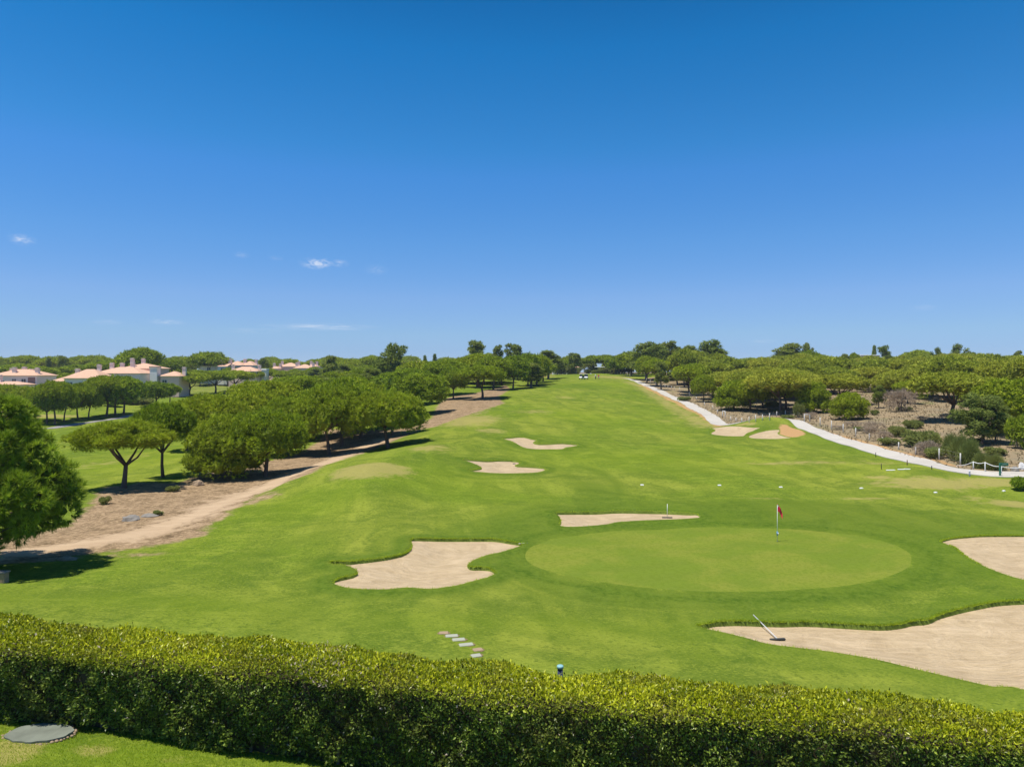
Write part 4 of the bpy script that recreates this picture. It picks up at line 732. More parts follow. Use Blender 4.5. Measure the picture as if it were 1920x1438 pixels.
# ---------------------------------------------------------------- shrubs
SH = {'green': [shrub(s, MSHRUB) for s in (1, 2, 3)], 'grey': [shrub(s, MGREY, 500, 4, .3, .03, core=.2) for s in (4, 5)], 'bright': [shrub(6, MNEAR)], 'reed': [shrub(8, MSHRUB, 900, 5, .9, .05, tall=1.2, core=0)]}
def bush(kind, px, py, w, h, label, group=None, X=None, name='shrub'):
    x, y, z = hit(px, py) if X is None else (X[0], X[1], H(*X)); cm_, sm = random.Random(px*7+py).choice(SH[kind]); o = empty(name, (x, y, z), px*.7, (w/2, w/2, h)); tag(o, label, name.replace('_', ' '), group); link('foliage', cm_, o); link('stem', sm, o); return o
GSH = 'shrubs on the dry slope'
for i, a in enumerate([('reed', 1782, 853, 1.3, 1.2, 'tall green shrub behind the white posts, left one'), ('reed', 1802, 864, 1.4, 1.4, 'tall green shrub in the middle of the reeds'), ('reed', 1820, 870, 1.4, 1.3, 'tall green shrub just left of the first rope post'), ('reed', 1842, 877, 1.2, .8, 'green shrub between the rope posts'), ('reed', 1864, 881, 1.2, .8, 'green shrub left of the green sign'),
          ('green', 1727, 836, 3.4, 1.5, 'leafy shrub above the second white post'), ('green', 1686, 818, 2.4, 1.1, 'dark green shrub on the bank above the path'), ('grey', 1655, 825, 2.2, .9, 'grey dry shrub beside the path bank'), ('grey', 1640, 806, 2.4, .9, 'brown shrub left of the dark green one'), ('green', 1668, 834, 2.0, .7, 'low yellow-green shrub by the fence'),
          ('bright', 1912, 842, 2.6, 3.0, 'bright green bush at the right edge under the pines'), ('grey', 1690, 771, 4.0, 3.0, 'pale grey rounded bush in the open gap'), ('green', 1866, 853, 1.8, .7, 'small shrub right on the straw slope'), ('green', 1448, 763, 2.2, 1.1, 'grey-green shrub by the fence left of the mound'), ('green', 1498, 783, 1.6, 2.0, 'dark narrow bush at the fence brace'),
          ('green', 1284, 752, 2.5, .9, 'low bush on the path edge near the bend'), ('bright', 1916, 919, 1.6, .9, 'dark small bush cut by the right edge of the photo'), ('green', 195, 945, .8, .5, 'little plant in the round tree shadow'), ('green', 296, 966, .6, .3, 'little plant beside the dirt track'), ('green', 325, 921, .9, .4, 'little plant right of the round tree shadow'), 
          ('bright', 207, 762, 5.0, 2.6, 'yellow-green bush behind the roadside pines'), ('green', 250, 757, 9, 1.6, 'long low garden bush behind the road'), ('green', 1710, 802, 2.0, .9, 'small shrub in the middle of the dry slope'), ('green', 1755, 858, 2.4, 1.0, 'olive shrub between two white posts'), ('grey', 1740, 850, 2.0, 1.1, 'grey twigs left of the second white post'), ('grey', 1600, 801, 2.0, .7, 'dry shrub right of the fence brace'), ('grey', 1625, 812, 2.2, .8, 'dry shrub along the fence above the path')]): bush(*a)
rs_ = random.Random(31); cnt = 0
while cnt < 34:
    y = rs_.uniform(72, 150); px = rs_.uniform(1380, 1960); x = (px-CX)/F*y
    if near_sdist(np.array([x]), np.array([y]), scrub_poly, 1)[0] < 1.5: continue
    bush(rs_.choice(['green', 'grey', 'grey', 'green']), int(px), cnt, rs_.uniform(.9, 2.2), rs_.uniform(.35, 1.0), 'low scattered shrub on the dry slope beyond the path', GSH, (x, y)); cnt += 1
rs_ = random.Random(41); cnt = 0
while cnt < 22:
    px = rs_.uniform(1000, 1185); y = rs_.uniform(318, 336); x = (px-CX)/F*y
    bush('green', int(px), 900+cnt, rs_.uniform(4, 7), rs_.uniform(1.5, 3.0), 'dark bush in the thicket behind the tee', 'bushes behind the tee', (x, y)); cnt += 1

# ---------------------------------------------------------------- villas
def villa(name, cxp, Y, z, w, d, h, rh, label, wall=None, rot=0, chim=(), wins=(), gable=False, over=.5, flat=False, roofm=None, chimm=None):
    """box with cornice, hip or gable roof, chimneys at (x, y, height above eave), windows on the camera side at (x, sill z, width, height)"""
    x = (cxp-CX)/F*Y; root = empty(name, (x, Y, z), rot); tag(root, label, 'house' if 'house' in name or 'terrace' in name else 'villa'); wall = wall or MWALL
    b = MB(); b.box(-w/2, w/2, -d/2, d/2, -1.5, h); b.build('wall', wall, root)
    c = MB(); c.box(-w/2-.18, w/2+.18, -d/2-.18, d/2+.18, h+.002, h+.3, .05); c.build('cornice', MFRAME, root)
    r_ = MB(); X0, X1, Y0, Y1 = -w/2-over, w/2+over, -d/2-over, d/2+over; e = h+.3; t = h+.3+rh
    if flat: r_.box(X0, X1, Y0, Y1, e+.003, e+.35, .06)
    elif gable: r_.add([(X0, Y0, e), (X1, Y0, e), (X1, Y1, e), (X0, Y1, e), (X0, 0, t), (X1, 0, t), (X0, Y0, e-.1), (X1, Y0, e-.1), (X1, Y1, e-.1), (X0, Y1, e-.1)], [(0, 1, 5, 4), (2, 3, 4, 5), (0, 4, 3), (1, 2, 5), (6, 9, 8, 7), (0, 6, 7, 1), (2, 8, 9, 3), (1, 7, 8, 2), (3, 9, 6, 0)])
    else:
        k = min(w, d)/2; rx = max(w/2-k, .01); ry = max(d/2-k, .01); r_.add([(X0, Y0, e), (X1, Y0, e), (X1, Y1, e), (X0, Y1, e), (-rx, -ry, t), (rx, -ry, t), (rx, ry, t), (-rx, ry, t), (X0, Y0, e-.1), (X1, Y0, e-.1), (X1, Y1, e-.1), (X0, Y1, e-.1)],
            [(0, 1, 5, 4), (1, 2, 6, 5), (2, 3, 7, 6), (3, 0, 4, 7), (4, 5, 6, 7), (8, 11, 10, 9), (0, 8, 9, 1), (1, 9, 10, 2), (2, 10, 11, 3), (3, 11, 8, 0)])
    ro = r_.build('roof', roofm or MTILE, root)
    for cx_, cy_, hh in chim:
        m = MB(); m.box(cx_-.55, cx_+.55, cy_-.4, cy_+.4, h+.35, h+hh).box(cx_-.68, cx_+.68, cy_-.53, cy_+.53, h+hh+.002, h+hh+.16).box(cx_-.4, cx_+.4, cy_-.3, cy_+.3, h+hh+.164, h+hh+.4).box(cx_-.6, cx_+.6, cy_-.45, cy_+.45, h+hh+.404, h+hh+.52); m.build('chimney', chimm or MCHIM, ro)
    for wx, wzz, ww, wh in wins:
        f = MB(); q = .12
        for bx_ in ((wx-ww/2-q, wx-ww/2, wzz-q, wzz+wh+q), (wx+ww/2, wx+ww/2+q, wzz-q, wzz+wh+q), (wx-ww/2, wx+ww/2, wzz-q, wzz), (wx-ww/2, wx+ww/2, wzz+wh, wzz+wh+q), (wx-.04, wx+.04, wzz, wzz+wh)): f.box(bx_[0], bx_[1], -d/2-.07, -d/2+.02, bx_[2], bx_[3])
        fo = f.build('window', MFRAME, root); g = MB(); g.box(wx-ww/2+.001, wx+ww/2-.001, -d/2-.03, -d/2+.03, wzz+.001, wzz+wh-.001); g.build('pane', MGLASS, fo)
    return root
def zt(py, Y): return ZC-(py-YH)/F*Y
def pw_(px, Y): return px/F*Y
v = villa('villa', 46, 215, zt(705, 215)-6.3, pw_(84, 215), 9, 6.2, 1.9, 'leftmost villa, hipped tile roof with a shaded corner loggia', chim=[(-3.8, 0, 2.0), (-1.2, -2.6, 2.3), (2.4, 0, 1.8), (5.4, -2, 2.2), (-1.4, 2, 2.5)], wins=[(-4.0, 4.0, 2.2, .8), (0, 3.7, 1.2, 1.7), (2.9, 3.7, 1.3, 1.7)])
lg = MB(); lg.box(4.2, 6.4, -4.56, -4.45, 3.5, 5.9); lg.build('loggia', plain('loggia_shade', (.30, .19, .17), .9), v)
villa('villa', 22, 205, zt(722, 205)-3.0, pw_(60, 205), 6, 2.9, .9, 'low tile roofed wing in front of the leftmost villa', chim=[(-3.5, 0, 2.6)])
v = villa('villa', 170, 205, zt(710, 205)-6.6, pw_(66, 205), 8, 6.5, 2.6, 'villa with peaked tile roof and three white shuttered windows', chim=[(-3.2, -1, 2.6), (-4.6, 1.5, 1.0)], wins=[(-3.6, 3.2, 1.5, 2.4), (0, 3.2, 1.7, 2.4), (3.2, 3.2, 1.5, 2.4)], wall=MWALL)
villa('villa', 124, 212, zt(716, 212)-4.5, pw_(34, 212), 6, 4.4, 1.4, 'low annex with lean tile roof left of the shuttered villa', wall=MWALLP)
villa('villa', 236, 222, zt(701, 222)-6.5, pw_(84, 222), 10, 6.4, 2.0, 'wide cream villa with long hipped roof and three small chimneys', chim=[(-6.6, -3.2, 2.6), (-5.6, 2, 3.2), (-2.6, 2.6, 3.2), (0.6, 3, 3.4)])
v = villa('villa', 272, 232, zt(692, 232)-6.5, pw_(62, 232), 10, 6.4, 1.7, 'upper villa with tall square chimney and flat ridged roof', chim=[(-2.3, -3.5, 3.2), (-1.6, 2, 3.2)], wins=[(4.6, 3.6, 1.0, 1.3)], wall=MWALLP)
wc = villa('villa', 291, 222, zt(700, 222)-4, pw_(13, 222), 2.4, 5.6, .3, 'narrow white chimney tower beside the upper villa', flat=True, wall=MWALLW, over=.2)
villa('villa', 328, 225, zt(706, 225)-5, pw_(34, 225), 7, 4.9, 1.5, 'small villa with tile roof right of the upper villa', chim=[(3.1, 0, 2.7)], wall=MWALLP, wins=[(-1.6, 3.0, 1.4, .9)])
GT = 'linked terrace houses of the left row'
ch = [(-2.6, -1, 2.4), (2.8, 1, 2.2)]
for i, (px, pe, wpx, Y, lab, kw) in enumerate([(399, 687, 34, 300, 'left end house of the pale terrace above the raised trio of pines', dict(wins=[(0, 4, 1.4, 1.6)])), (424, 688, 17, 296, 'narrow white gabled house inside the pale terrace', dict(wall=MWALLW, gable=True, wins=[(0, 4.3, 1.2, 1.2)])),
                               (446, 686, 30, 300, 'middle house of the pale terrace with orange roof', dict(wall=MWALLP)), (470, 686, 24, 303, 'right end house of the pale terrace with twin chimneys', dict()), (462, 697, 52, 288, 'low orange roofed wing below the pale terrace', dict(wall=MWALLP)),
                               (520, 692, 14, 345, 'left end house of the far terrace', dict(wall=MWALLP)), (545, 688, 34, 350, 'middle house of the far terrace with long orange roof', dict(wall=MWALLP)), (572, 691, 34, 340, 'lower right house of the far terrace, pink walled', dict(wall=MWALLP)), (589, 688, 14, 352, 'white chimney house at the right end of the far terrace', dict(wall=MWALLW))]):
    kw = dict(kw); w_ = pw_(wpx, Y); villa('terrace_house', px, Y, zt(pe, Y)-6, w_, 8, 5.9, 1.9 if w_ > 5 else 1.2, lab, chim=[(-w_/2+.7, -1, 2.6), (w_/2-.7, 1, 2.4)] if w_ > 3 else [], over=.25, **kw)
villa('white_house', 497, 290, zt(694, 290)-5, pw_(9, 290), 3, 4.9, .3, 'small white flat topped block right of the pale terrace', wall=MWALLW, flat=True, over=.1, roofm=MWHITE)
villa('white_house', 668, 360, zt(686, 360)-6, pw_(20, 360), 8, 5.8, 1.6, 'house with white pitched roof on the left skyline', wall=MWALLW, gable=True, roofm=MWHITE, wins=[(-1, 4, 1.4, 1.2)], rot=.5)
villa('white_house', 652, 335, zt(692, 335)-6, pw_(26, 335), 8, 5.8, .5, 'white house hidden behind the scruffy pines', wall=MWALLW, flat=True, roofm=MWHITE, wins=[(-1, 4, 1.4, 1.2)])
villa('white_house', 714, 215, zt(711, 215)-4, pw_(14, 215), 4, 3.9, .5, 'white wall glimpsed through the pines of the ridge', wall=MWALLW, flat=True, roofm=MWHITE, wins=[(0, 1.6, 1.0, 1.6)])
villa('villa', 786, 370, zt(681, 370)-5, pw_(24, 370), 8, 4.9, 1.0, 'low tile roof left of the two small cypresses', wall=MWALLW)
villa('white_house', 1045, 345, zt(688, 345)-4.5, pw_(18, 345), 6, 4.4, .5, 'white house behind the thicket left of the carts', wall=MWALLW, flat=True, roofm=MWHITE, wins=[(-1.2, 2, 1.2, 1.4), (1.4, 2, 1, 1.4)])
villa('white_house', 1061, 348, zt(684, 348)-5, pw_(14, 348), 6, 4.9, .5, 'pale blue-white house behind the carts', wall=plain('pale_blue_render', (.62, .68, .74), .8, .04), flat=True, roofm=MWHITE, wins=[(0, 2.4, 1.4, 1.4)])
villa('villa', 1079, 340, zt(690, 340)-4, pw_(10, 340), 5, 3.9, 1.4, 'small pink house between the trees behind the carts', wall=MWALLP)
villa('white_house', 1120, 345, zt(690, 345)-4, pw_(24, 345), 5, 3.9, .4, 'low white wall of a house behind the tee', wall=MWALLW, flat=True, roofm=MWHITE, wins=[(2, 2, 1, 1)])
villa('white_house', 1418, 420, zt(676, 420)-5, pw_(54, 420), 8, 4.9, .4, 'long flat white roof above the right wood', wall=MWALLW, flat=True, roofm=MWHITE, wins=[(-4, 3, 2, 1.2), (3, 3, 2, 1.2)])
villa('white_house', 1482, 430, zt(675, 430)-5, pw_(12, 430), 6, 4.9, .4, 'little white roof right of the long flat one', wall=MWALLW, flat=True, roofm=MWHITE)
villa('villa', 1625, 330, zt(668, 330)-5, pw_(34, 330), 7, 4.9, .8, 'pale house glimpsed left of the bare limbed pine', wall=MWALLW, flat=True, roofm=MWALLW)

# ---------------------------------------------------------------- flagstick
def flagstick():
    x, y, z = hit(1457.5, 1015); o = empty('flagstick', (x, y, z)); tag(o, 'white flagstick with red and white flag on the putting green', 'flagstick')
    MB().tube([(0, 0, -.1), (0, 0, 2.16)], [.017, .012], 10).build('pole', MWHITE, o, True); MB().tube([(0, 0, 2.161), (0, 0, 2.2)], [.018, .012], 8).build('finial', MRED, o, True)
    cup = MB(); cup.tube([(0, 0, .004), (0, 0, .008)], [.055, .055], 16); cup.build('cup', MDARK, o)
    nu, nv = 13, 9; vs = []
    for j in range(nv):
        for i in range(nu): u = i/(nu-1); w = j/(nv-1); vs.append((.014+.30*u*(1-.1*w), .035*math.sin(u*9+w*2)*u, 2.13-.36*w*(1-.15*u)-.42*u*u-.10*u))
    n0 = len(vs); vs += [(a, b+.006, c) for a, b, c in vs]; fs = []
    for j in range(nv-1):
        for i in range(nu-1): a = j*nu+i; fs += [(a, a+1, a+nu+1, a+nu), (n0+a, n0+a+nu, n0+a+nu+1, n0+a+1)]
    m = M('flag_cloth', .8); sp = m.t.nodes.new('ShaderNodeSeparateXYZ'); m.lk(m.tc.outputs['Object'], sp.inputs[0]); f = m.math('GREATER_THAN', m.math('ADD', sp.outputs[2], m.math('MULTIPLY', sp.outputs[0], -2.0)), 1.93); g = m.math('LESS_THAN', sp.outputs[0], .12)
    m.col(m.mix(m.math('MULTIPLY', f, g), (.72, .03, .06), (.8, .72, .7))); MB().add(vs, fs).build('flag', m.m, o, True)
    b = MB(); b.tube([(0, 0, .36), (0, 0, .58)], [.045, .045], 12); bo = b.build('distance_ball', MBLUE, o, True); w = MB(); w.tube([(.03, -.05, .44), (.03, -.05, .51)], [.036, .036], 12); w.build('ball_band', MWHITE, bo, True)
flagstick()
def hole_line(px0, py0, px1, py1): return hit(px0, py0), hit(px1, py1)
# ---------------------------------------------------------------- bunker rakes
def rake(loc, rz, tilt, length, label, hw=.35):
    o = empty('bunker_rake', loc, rz); tag(o, label, 'rake'); t = tilt
    MB().tube([(0, 0, .06), (-math.cos(t)*length, 0, .06+math.sin(t)*length)], [.021, .019], 8).build('handle', MMETAL if length > 1.6 else MWHITE, o, True)
    h = MB(); h.box(-.05, .05, -hw, hw, .025, .085, .012); h.build('rake_head', MDARK, o); te = MB()
    for i in range(11): yy = -hw+.03+i*(2*hw-.06)/10; te.tube([(0, yy, .03), (.02, yy, -.05)], [.012, .005], 5)
    te.build('teeth', MDARK, o); return o
def sandz(x, y):
    z = H(x, y)
    for b in bunk:
        d = sdist(np.array([x]), np.array([y]), b['I'])[0]
        if d > 0: q = min(1, d/3); z -= float(b['lip'].mean())+.32*q*q*(3-2*q)
    return z
x1, y1, _ = hit(1458, 1191); x0, y0, _ = hit(1398, 1147); zz = sandz(x1, y1); dx, dy = x0-x1, y0-y1; L_ = math.hypot(dx, dy)
rake((x1, y1, zz), math.atan2(-dy, -dx), math.atan2(.25, min(L_, 2.2)), 2.0, 'rake with long metal handle lying across the lip of the near right bunker', .3)
x1, y1, _ = hit(1251, 967); rake((x1, y1, sandz(x1, y1)), 1.5, 1.5, .95, 'rake standing upright in the long narrow bunker')
x1, y1, _ = hit(988, 1020); rake((x1, y1, H(x1, y1)), .35, .03, .5, 'small dark rake lying on the turf at the right tip of the lobed bunker', .1)
def ball_thing():
    x, y, _ = hit(964, 869); o = MB().box(-.14, .14, -.04, .04, 0, .09, .02).build('bunker_rake', MNAVY); o.location = (x, y, sandz(x, y)); tag(o, 'tiny dark rake head in the nearer pale bunker', 'rake')
ball_thing()
# ---------------------------------------------------------------- yardage plates and posts
for i, (px, py) in enumerate([(1204, 910), (1349, 910.5), (1464, 914), (1615, 916), (1754, 924), (1882, 921)]):
    x, y, z = hit(px, py); m = MB().box(-.14, .14, -.08, .08, -.03, .085, .025).build('tee_marker', MWHITE); m.location = (x, y, z); m.rotation_euler = (.25, 0, .1*i)
    tag(m, ['low white marker above the left end of the long narrow bunker', 'white ground marker left of the one above the flag', 'white ground marker straight above the flag', 'white ground marker right of the flag, before the brown patch', 'white ground marker below the dry brown patch', 'rightmost white ground marker near the small dark bush'][i], 'marker', 'white markers across the fairway')
def stake(px, pb, ptop, mat, rad, label, cat='stake', name='stake', group=None, cap=None):
    x, y, z = hit(px, pb); h = (pb-ptop)/F*y; o = empty(name, (x, y, z)); tag(o, label, cat, group); MB().tube([(0, 0, -.2), (0, 0, h-.03), (0, 0, h)], [rad, rad*.95, rad*.6], 8).build('shaft', mat, o, True)
    if cap: MB().tube([(0, 0, h*.72), (0, 0, h*.9)], [rad*1.15, rad*1.15], 8).build('band', cap, o, True)
    return o
for a in [(1642, 857, 848, MDARK, .035, 'thin dark stake at the path edge, highest of the four'), (1652.5, 880, 869, MDARK, .035, 'dark stake standing in the grass left of the white boards'), (1701, 872, 862, plain('rusty_post', (.32, .20, .12), .9), .05, 'brown stake beside the path'), (1747, 880, 873, MDARK, .04, 'short dark stake beside the path, nearest the rope fence')]: stake(*a, group='stakes along the path')
stake(1818, 893, 882, plain('lilac_post', (.5, .5, .68), .6), .07, 'pale lilac post on the near edge of the cart path', cap=MWHITE)
for i, (px, py, l) in enumerate([(1670, 882, .42), (1690, 880.5, .32), (1701, 880, .26)]):
    x, y, z = hit(px, py); m = MB().box(-l, l, -.1, .1, -.02, .07, .02).build('white_board', MWHITE); m.location = (x, y, z); m.rotation_euler = (0, 0, .1-i*.1); tag(m, ['longest white board lying on the grass beside the dark stake', 'middle white board lying on the grass', 'shortest white board lying on the grass'][i], 'board')
# ---------------------------------------------------------------- fences
def fence(name, label, P, r_=.05, wires=(.35, .75, 1.1), mat=None, brace=()):
    pts = [hit(px, pb)+((pb-pt)/F,) for px, pb, pt in P]; pts = [(x, y, z, h*y) for x, y, z, h in pts]; o = empty(name, pts[0][:3]); tag(o, label, 'fence'); bx_, by_, bz_ = pts[0][:3]; mat = mat or MPOST
    L = [(x-bx_, y-by_, z-bz_, h) for x, y, z, h in pts]
    for x, y, z, h in L: MB().tube([(x, y, z-.3), (x, y, z+h-.02), (x, y, z+h)], [r_, r_*.9, r_*.6], 7).build('post', mat, o, True)
    if wires:
        w = MB(); d = MB()
        for f in wires:
            for a, b in zip(L[:-1], L[1:]): w.tube([(a[0], a[1], a[2]+a[3]*f*.88), (b[0], b[1], b[2]+b[3]*f*.88)], .004, 4, False)
        for a, b in zip(L[:-1], L[1:]):
            n = max(2, int(math.hypot(a[0]-b[0], a[1]-b[1])/.45))
            for k in range(1, n): t = k/n; x, y, z, h = [a[q]*(1-t)+b[q]*t for q in range(4)]; w.tube([(x, y, z+.05), (x, y, z+h*.9)], .0025, 3, False)
        w.build('wire_mesh', MPOST, o)
    for i in brace:
        a, b = L[i], L[i+1]; MB().tube([(a[0], a[1], a[2]+a[3]*.96), (b[0], b[1], b[2]+b[3]*.96)], r_*.9, 6).build('top_rail', mat, o, True)
    return o
Z4 = lambda x, b, t: (1100+x/4.571, 620+b/4.571, 620+t/4.571)
Z5 = lambda x, b, t: (1440+x/4, 620+b/4, 620+t/4)
fence('wire_fence', 'weathered post and wire fence following the upper edge of the cart path', [Z4(*a) for a in [(512, 440, 408), (545, 455, 420), (590, 470, 435), (628, 482, 455), (672, 494, 460), (697, 500, 470), (728, 508, 475), (752, 515, 480), (795, 532, 485), (880, 562, 525), (940, 600, 565), (1010, 645, 612), (1080, 675, 640), (1120, 708, 676), (1165, 745, 684), (1187, 750, 690), (1235, 768, 735), (1280, 780, 745), (1330, 785, 747), (1392, 788, 737), (1448, 778, 722), (1507, 768, 717), (1567, 765, 707)]]
      + [Z5(*a) for a in [(66, 645, 605), (130, 628, 597), (198, 640, 600), (273, 683, 625), (312, 683, 628), (391, 718, 650), (476, 748, 675), (564, 765, 700), (658, 795, 728), (760, 825, 770), (860, 850, 800), (980, 890, 835), (1107, 933, 872), (1284, 970, 882), (1443, 1008, 918)]], .07, mat=plain('pale_post', (.72, .69, .63), .85, .15, 4), brace=(14, 26))
fence('tee_fence', 'little pale fence behind the tee at the top of the fairway', [(1140, 698.5, 694.8), (1146, 699.5, 695.5), (1152, 700.5, 696), (1158, 701.5, 697), (1164, 703, 698), (1170, 704.5, 699), (1176, 706, 700), (1181, 707.5, 701)], .09, ())
def rope_fence():
    o = fence('rope_fence', 'white rope strung between white posts beside the green sign', [(1794, 874, 873), (1825, 881, 865), (1847, 885, 866), (1877.5, 889, 874), (1925, 890, 874.5)], .055, (), MWHITE); L = [c.matrix_world for c in o.children]; w = MB(); top = [hit(px, pb)+((pb-pt)/F,) for px, pb, pt in [(1794, 874, 873), (1825, 881, 865), (1847, 885, 866), (1877.5, 889, 874), (1925, 890, 874.5)]]
    pts = [(x-o.location.x, y-o.location.y, z-o.location.z+h*y*.95) for x, y, z, h in top]; q = []
    for a, b in zip(pts[:-1], pts[1:]):
        for k in range(6): t = k/6; q.append((a[0]*(1-t)+b[0]*t, a[1]*(1-t)+b[1]*t, a[2]*(1-t)+b[2]*t-.12*math.sin(math.pi*t)))
    w.tube(q+[pts[-1]], .035, 6); w.build('rope', MWHITE, o, True)
rope_fence()
def green_sign():
    x, y, z = hit(1875, 893); o = empty('course_sign', (x, y, z), .05); tag(o, 'dark green signboard on a green post by the path', 'sign'); s_ = 1/F*y
    MB().box(-.06, .06, -.06, .06, -.2, 25*s_, .01).build('post', MGREENP, o); b = MB(); b.box(0, 15*s_, -.1, -.062, 20*s_, 25.5*s_, .01); b.build('sign_board', MGREENP, o); t = MB(); t.box(2*s_, 13*s_, -.106, -.103, 22*s_, 22.6*s_).box(3*s_, 11*s_, -.106, -.103, 23.4*s_, 23.9*s_); t.build('lettering', plain('sign_lettering', (.35, .5, .42), .6), o)
green_sign()
# ---------------------------------------------------------------- stones, slabs, bollard
def rock(px, py, w, h, label, mat=MSTONE, name='rock', seed=1):
    x, y, z = hit(px, py); r = random.Random(seed); v = [((a*(1+r.uniform(-.2, .2)))*w/2, (b*(1+r.uniform(-.2, .2)))*w*.35, max(-.05, c*h*(1+r.uniform(-.15, .15)))) for a, b, c in SPV]
    o = MB().add(v, [tuple(t) for t in SPT]).build(name, mat); o.location = (x, y, z); tag(o, label, 'rock' if name == 'rock' else name.replace('_', ' '))
rock(125, 1049, 1.0, .16, 'flat pale stone on the grass edge below the dirt track', MTER)
rock(245, 975, 1.3, .34, 'long grey rock half buried in the bare dirt', seed=2); rock(280, 968, 1.2, .2, 'thin grey rock right of the long one in the dirt', seed=3)
rock(372, 910, 1.0, .5, 'reddish rock pile at the foot of the low round pine', MTER, seed=4); rock(1903, 884, .8, .5, 'dark boulder beyond the rope fence', seed=6); rock(1916, 880, .7, .7, 'pale boulder at the right end of the rope', MWALLW, seed=7)
def left_post():
    x, y, z = hit(4, 1092); o = empty('stone_post', (x, y, z)); tag(o, 'short stone post in the shade at the left edge', 'post'); MB().box(-.2, .2, -.15, .15, -.1, .42, .02).build('shaft', MTER, o); MB().box(-.24, .24, -.19, .19, .421, .5, .02).build('cap', MSTONE, o)
left_post()
SL = [(832, 1187, 'topmost stepping slab, half covered by brown dirt'), (847, 1192.5, 'second stepping slab from the top, pale and clear'), (860, 1199.5, 'third stepping slab from the top'), (874, 1209, 'largest pale stepping slab, fourth from the top'), (896, 1218.5, 'stepping slab rimmed by brown soil, fifth from the top'), (893, 1229.5, 'last stepping slab, partly hidden by the hedge top')]
for i, (px, py, lab) in enumerate(SL):
    x, y, z = hit(px, py); o = empty('stepping_stone', (x, y, z), .1+.05*i); tag(o, lab, 'paving slab', 'stepping slabs in the grass'); rr2 = random.Random(i); w = .22 if i in (1, 2) else .24 if i == 3 else .16; d = .12
    MB().box(-w, w, -d, d, -.05, .035, .015).build('slab', MSLAB if i not in (0, 4) else MTER, o)
    n = 14; v = [((w+.03+.05*rr2.random())*math.cos(k/n*6.283)*1.1, (d+.02+.05*rr2.random())*math.sin(k/n*6.283)*1.15, .008) for k in range(n)]; MB().add(v, [tuple(range(n))]).build('soil_rim', plain('brown_soil', (.20, .15, .07), .95, .3, 12), o)
def bollard():
    x, y = 1.19, 17.12; zt_ = ZC-(1247-YH)/F*y; zg = H(x, y); o = empty('bollard', (x, y, zg)); tag(o, 'dark bollard with a pale blue-green cap poking above the hedge', 'bollard'); h = zt_-zg
    MB().tube([(0, 0, -.1), (0, 0, h-.07)], [.066, .066], 20).build('post', MNAVY, o, True); MB().tube([(0, 0, h-.069), (0, 0, h-.015), (0, 0, h)], [.082, .082, .07], 20).build('cap', plain('pale_teal_cap', (.25, .48, .5), .5), o, True)
bollard()
def round_slab():
    y = 15.3; x = (74-CX)/F*y; z = H(x, y); o = empty('round_paver', (x, y, z)); tag(o, 'grey-green round slab in the lawn at the bottom left, edged with small stones', 'paving slab'); n = 40
    T = [((.70+.03*math.sin(k*.9))*math.cos(k/n*6.283), (.40+.02*math.sin(k*1.7))*math.sin(k/n*6.283)) for k in range(n)]; b = MB(); b.add([(a, c, .07) for a, c in T]+[(a, c, -.05) for a, c in T], [tuple(range(n))]+[(k, k+n, (k+1) % n+n, (k+1) % n) for k in range(n)]); b.build('slab_top', plain('green_grey_slab', (.175, .19, .15), .95, .5, 2.2, .1, .02), o)
    r = random.Random(8)
    for k in range(44):
        a = k/44*6.283; q = r.uniform(.014, .034); v = [(c_[0]*q*1.4, c_[1]*q, max(-.02, c_[2]*q)) for c_ in SPV]; s_ = MB().add(v, [tuple(t) for t in SPT]).build('edge_stone', MTER, o, True); s_.location = ((.75+r.uniform(-.02, .03))*math.cos(a), (.45+r.uniform(-.02, .02))*math.sin(a), .02)
round_slab()
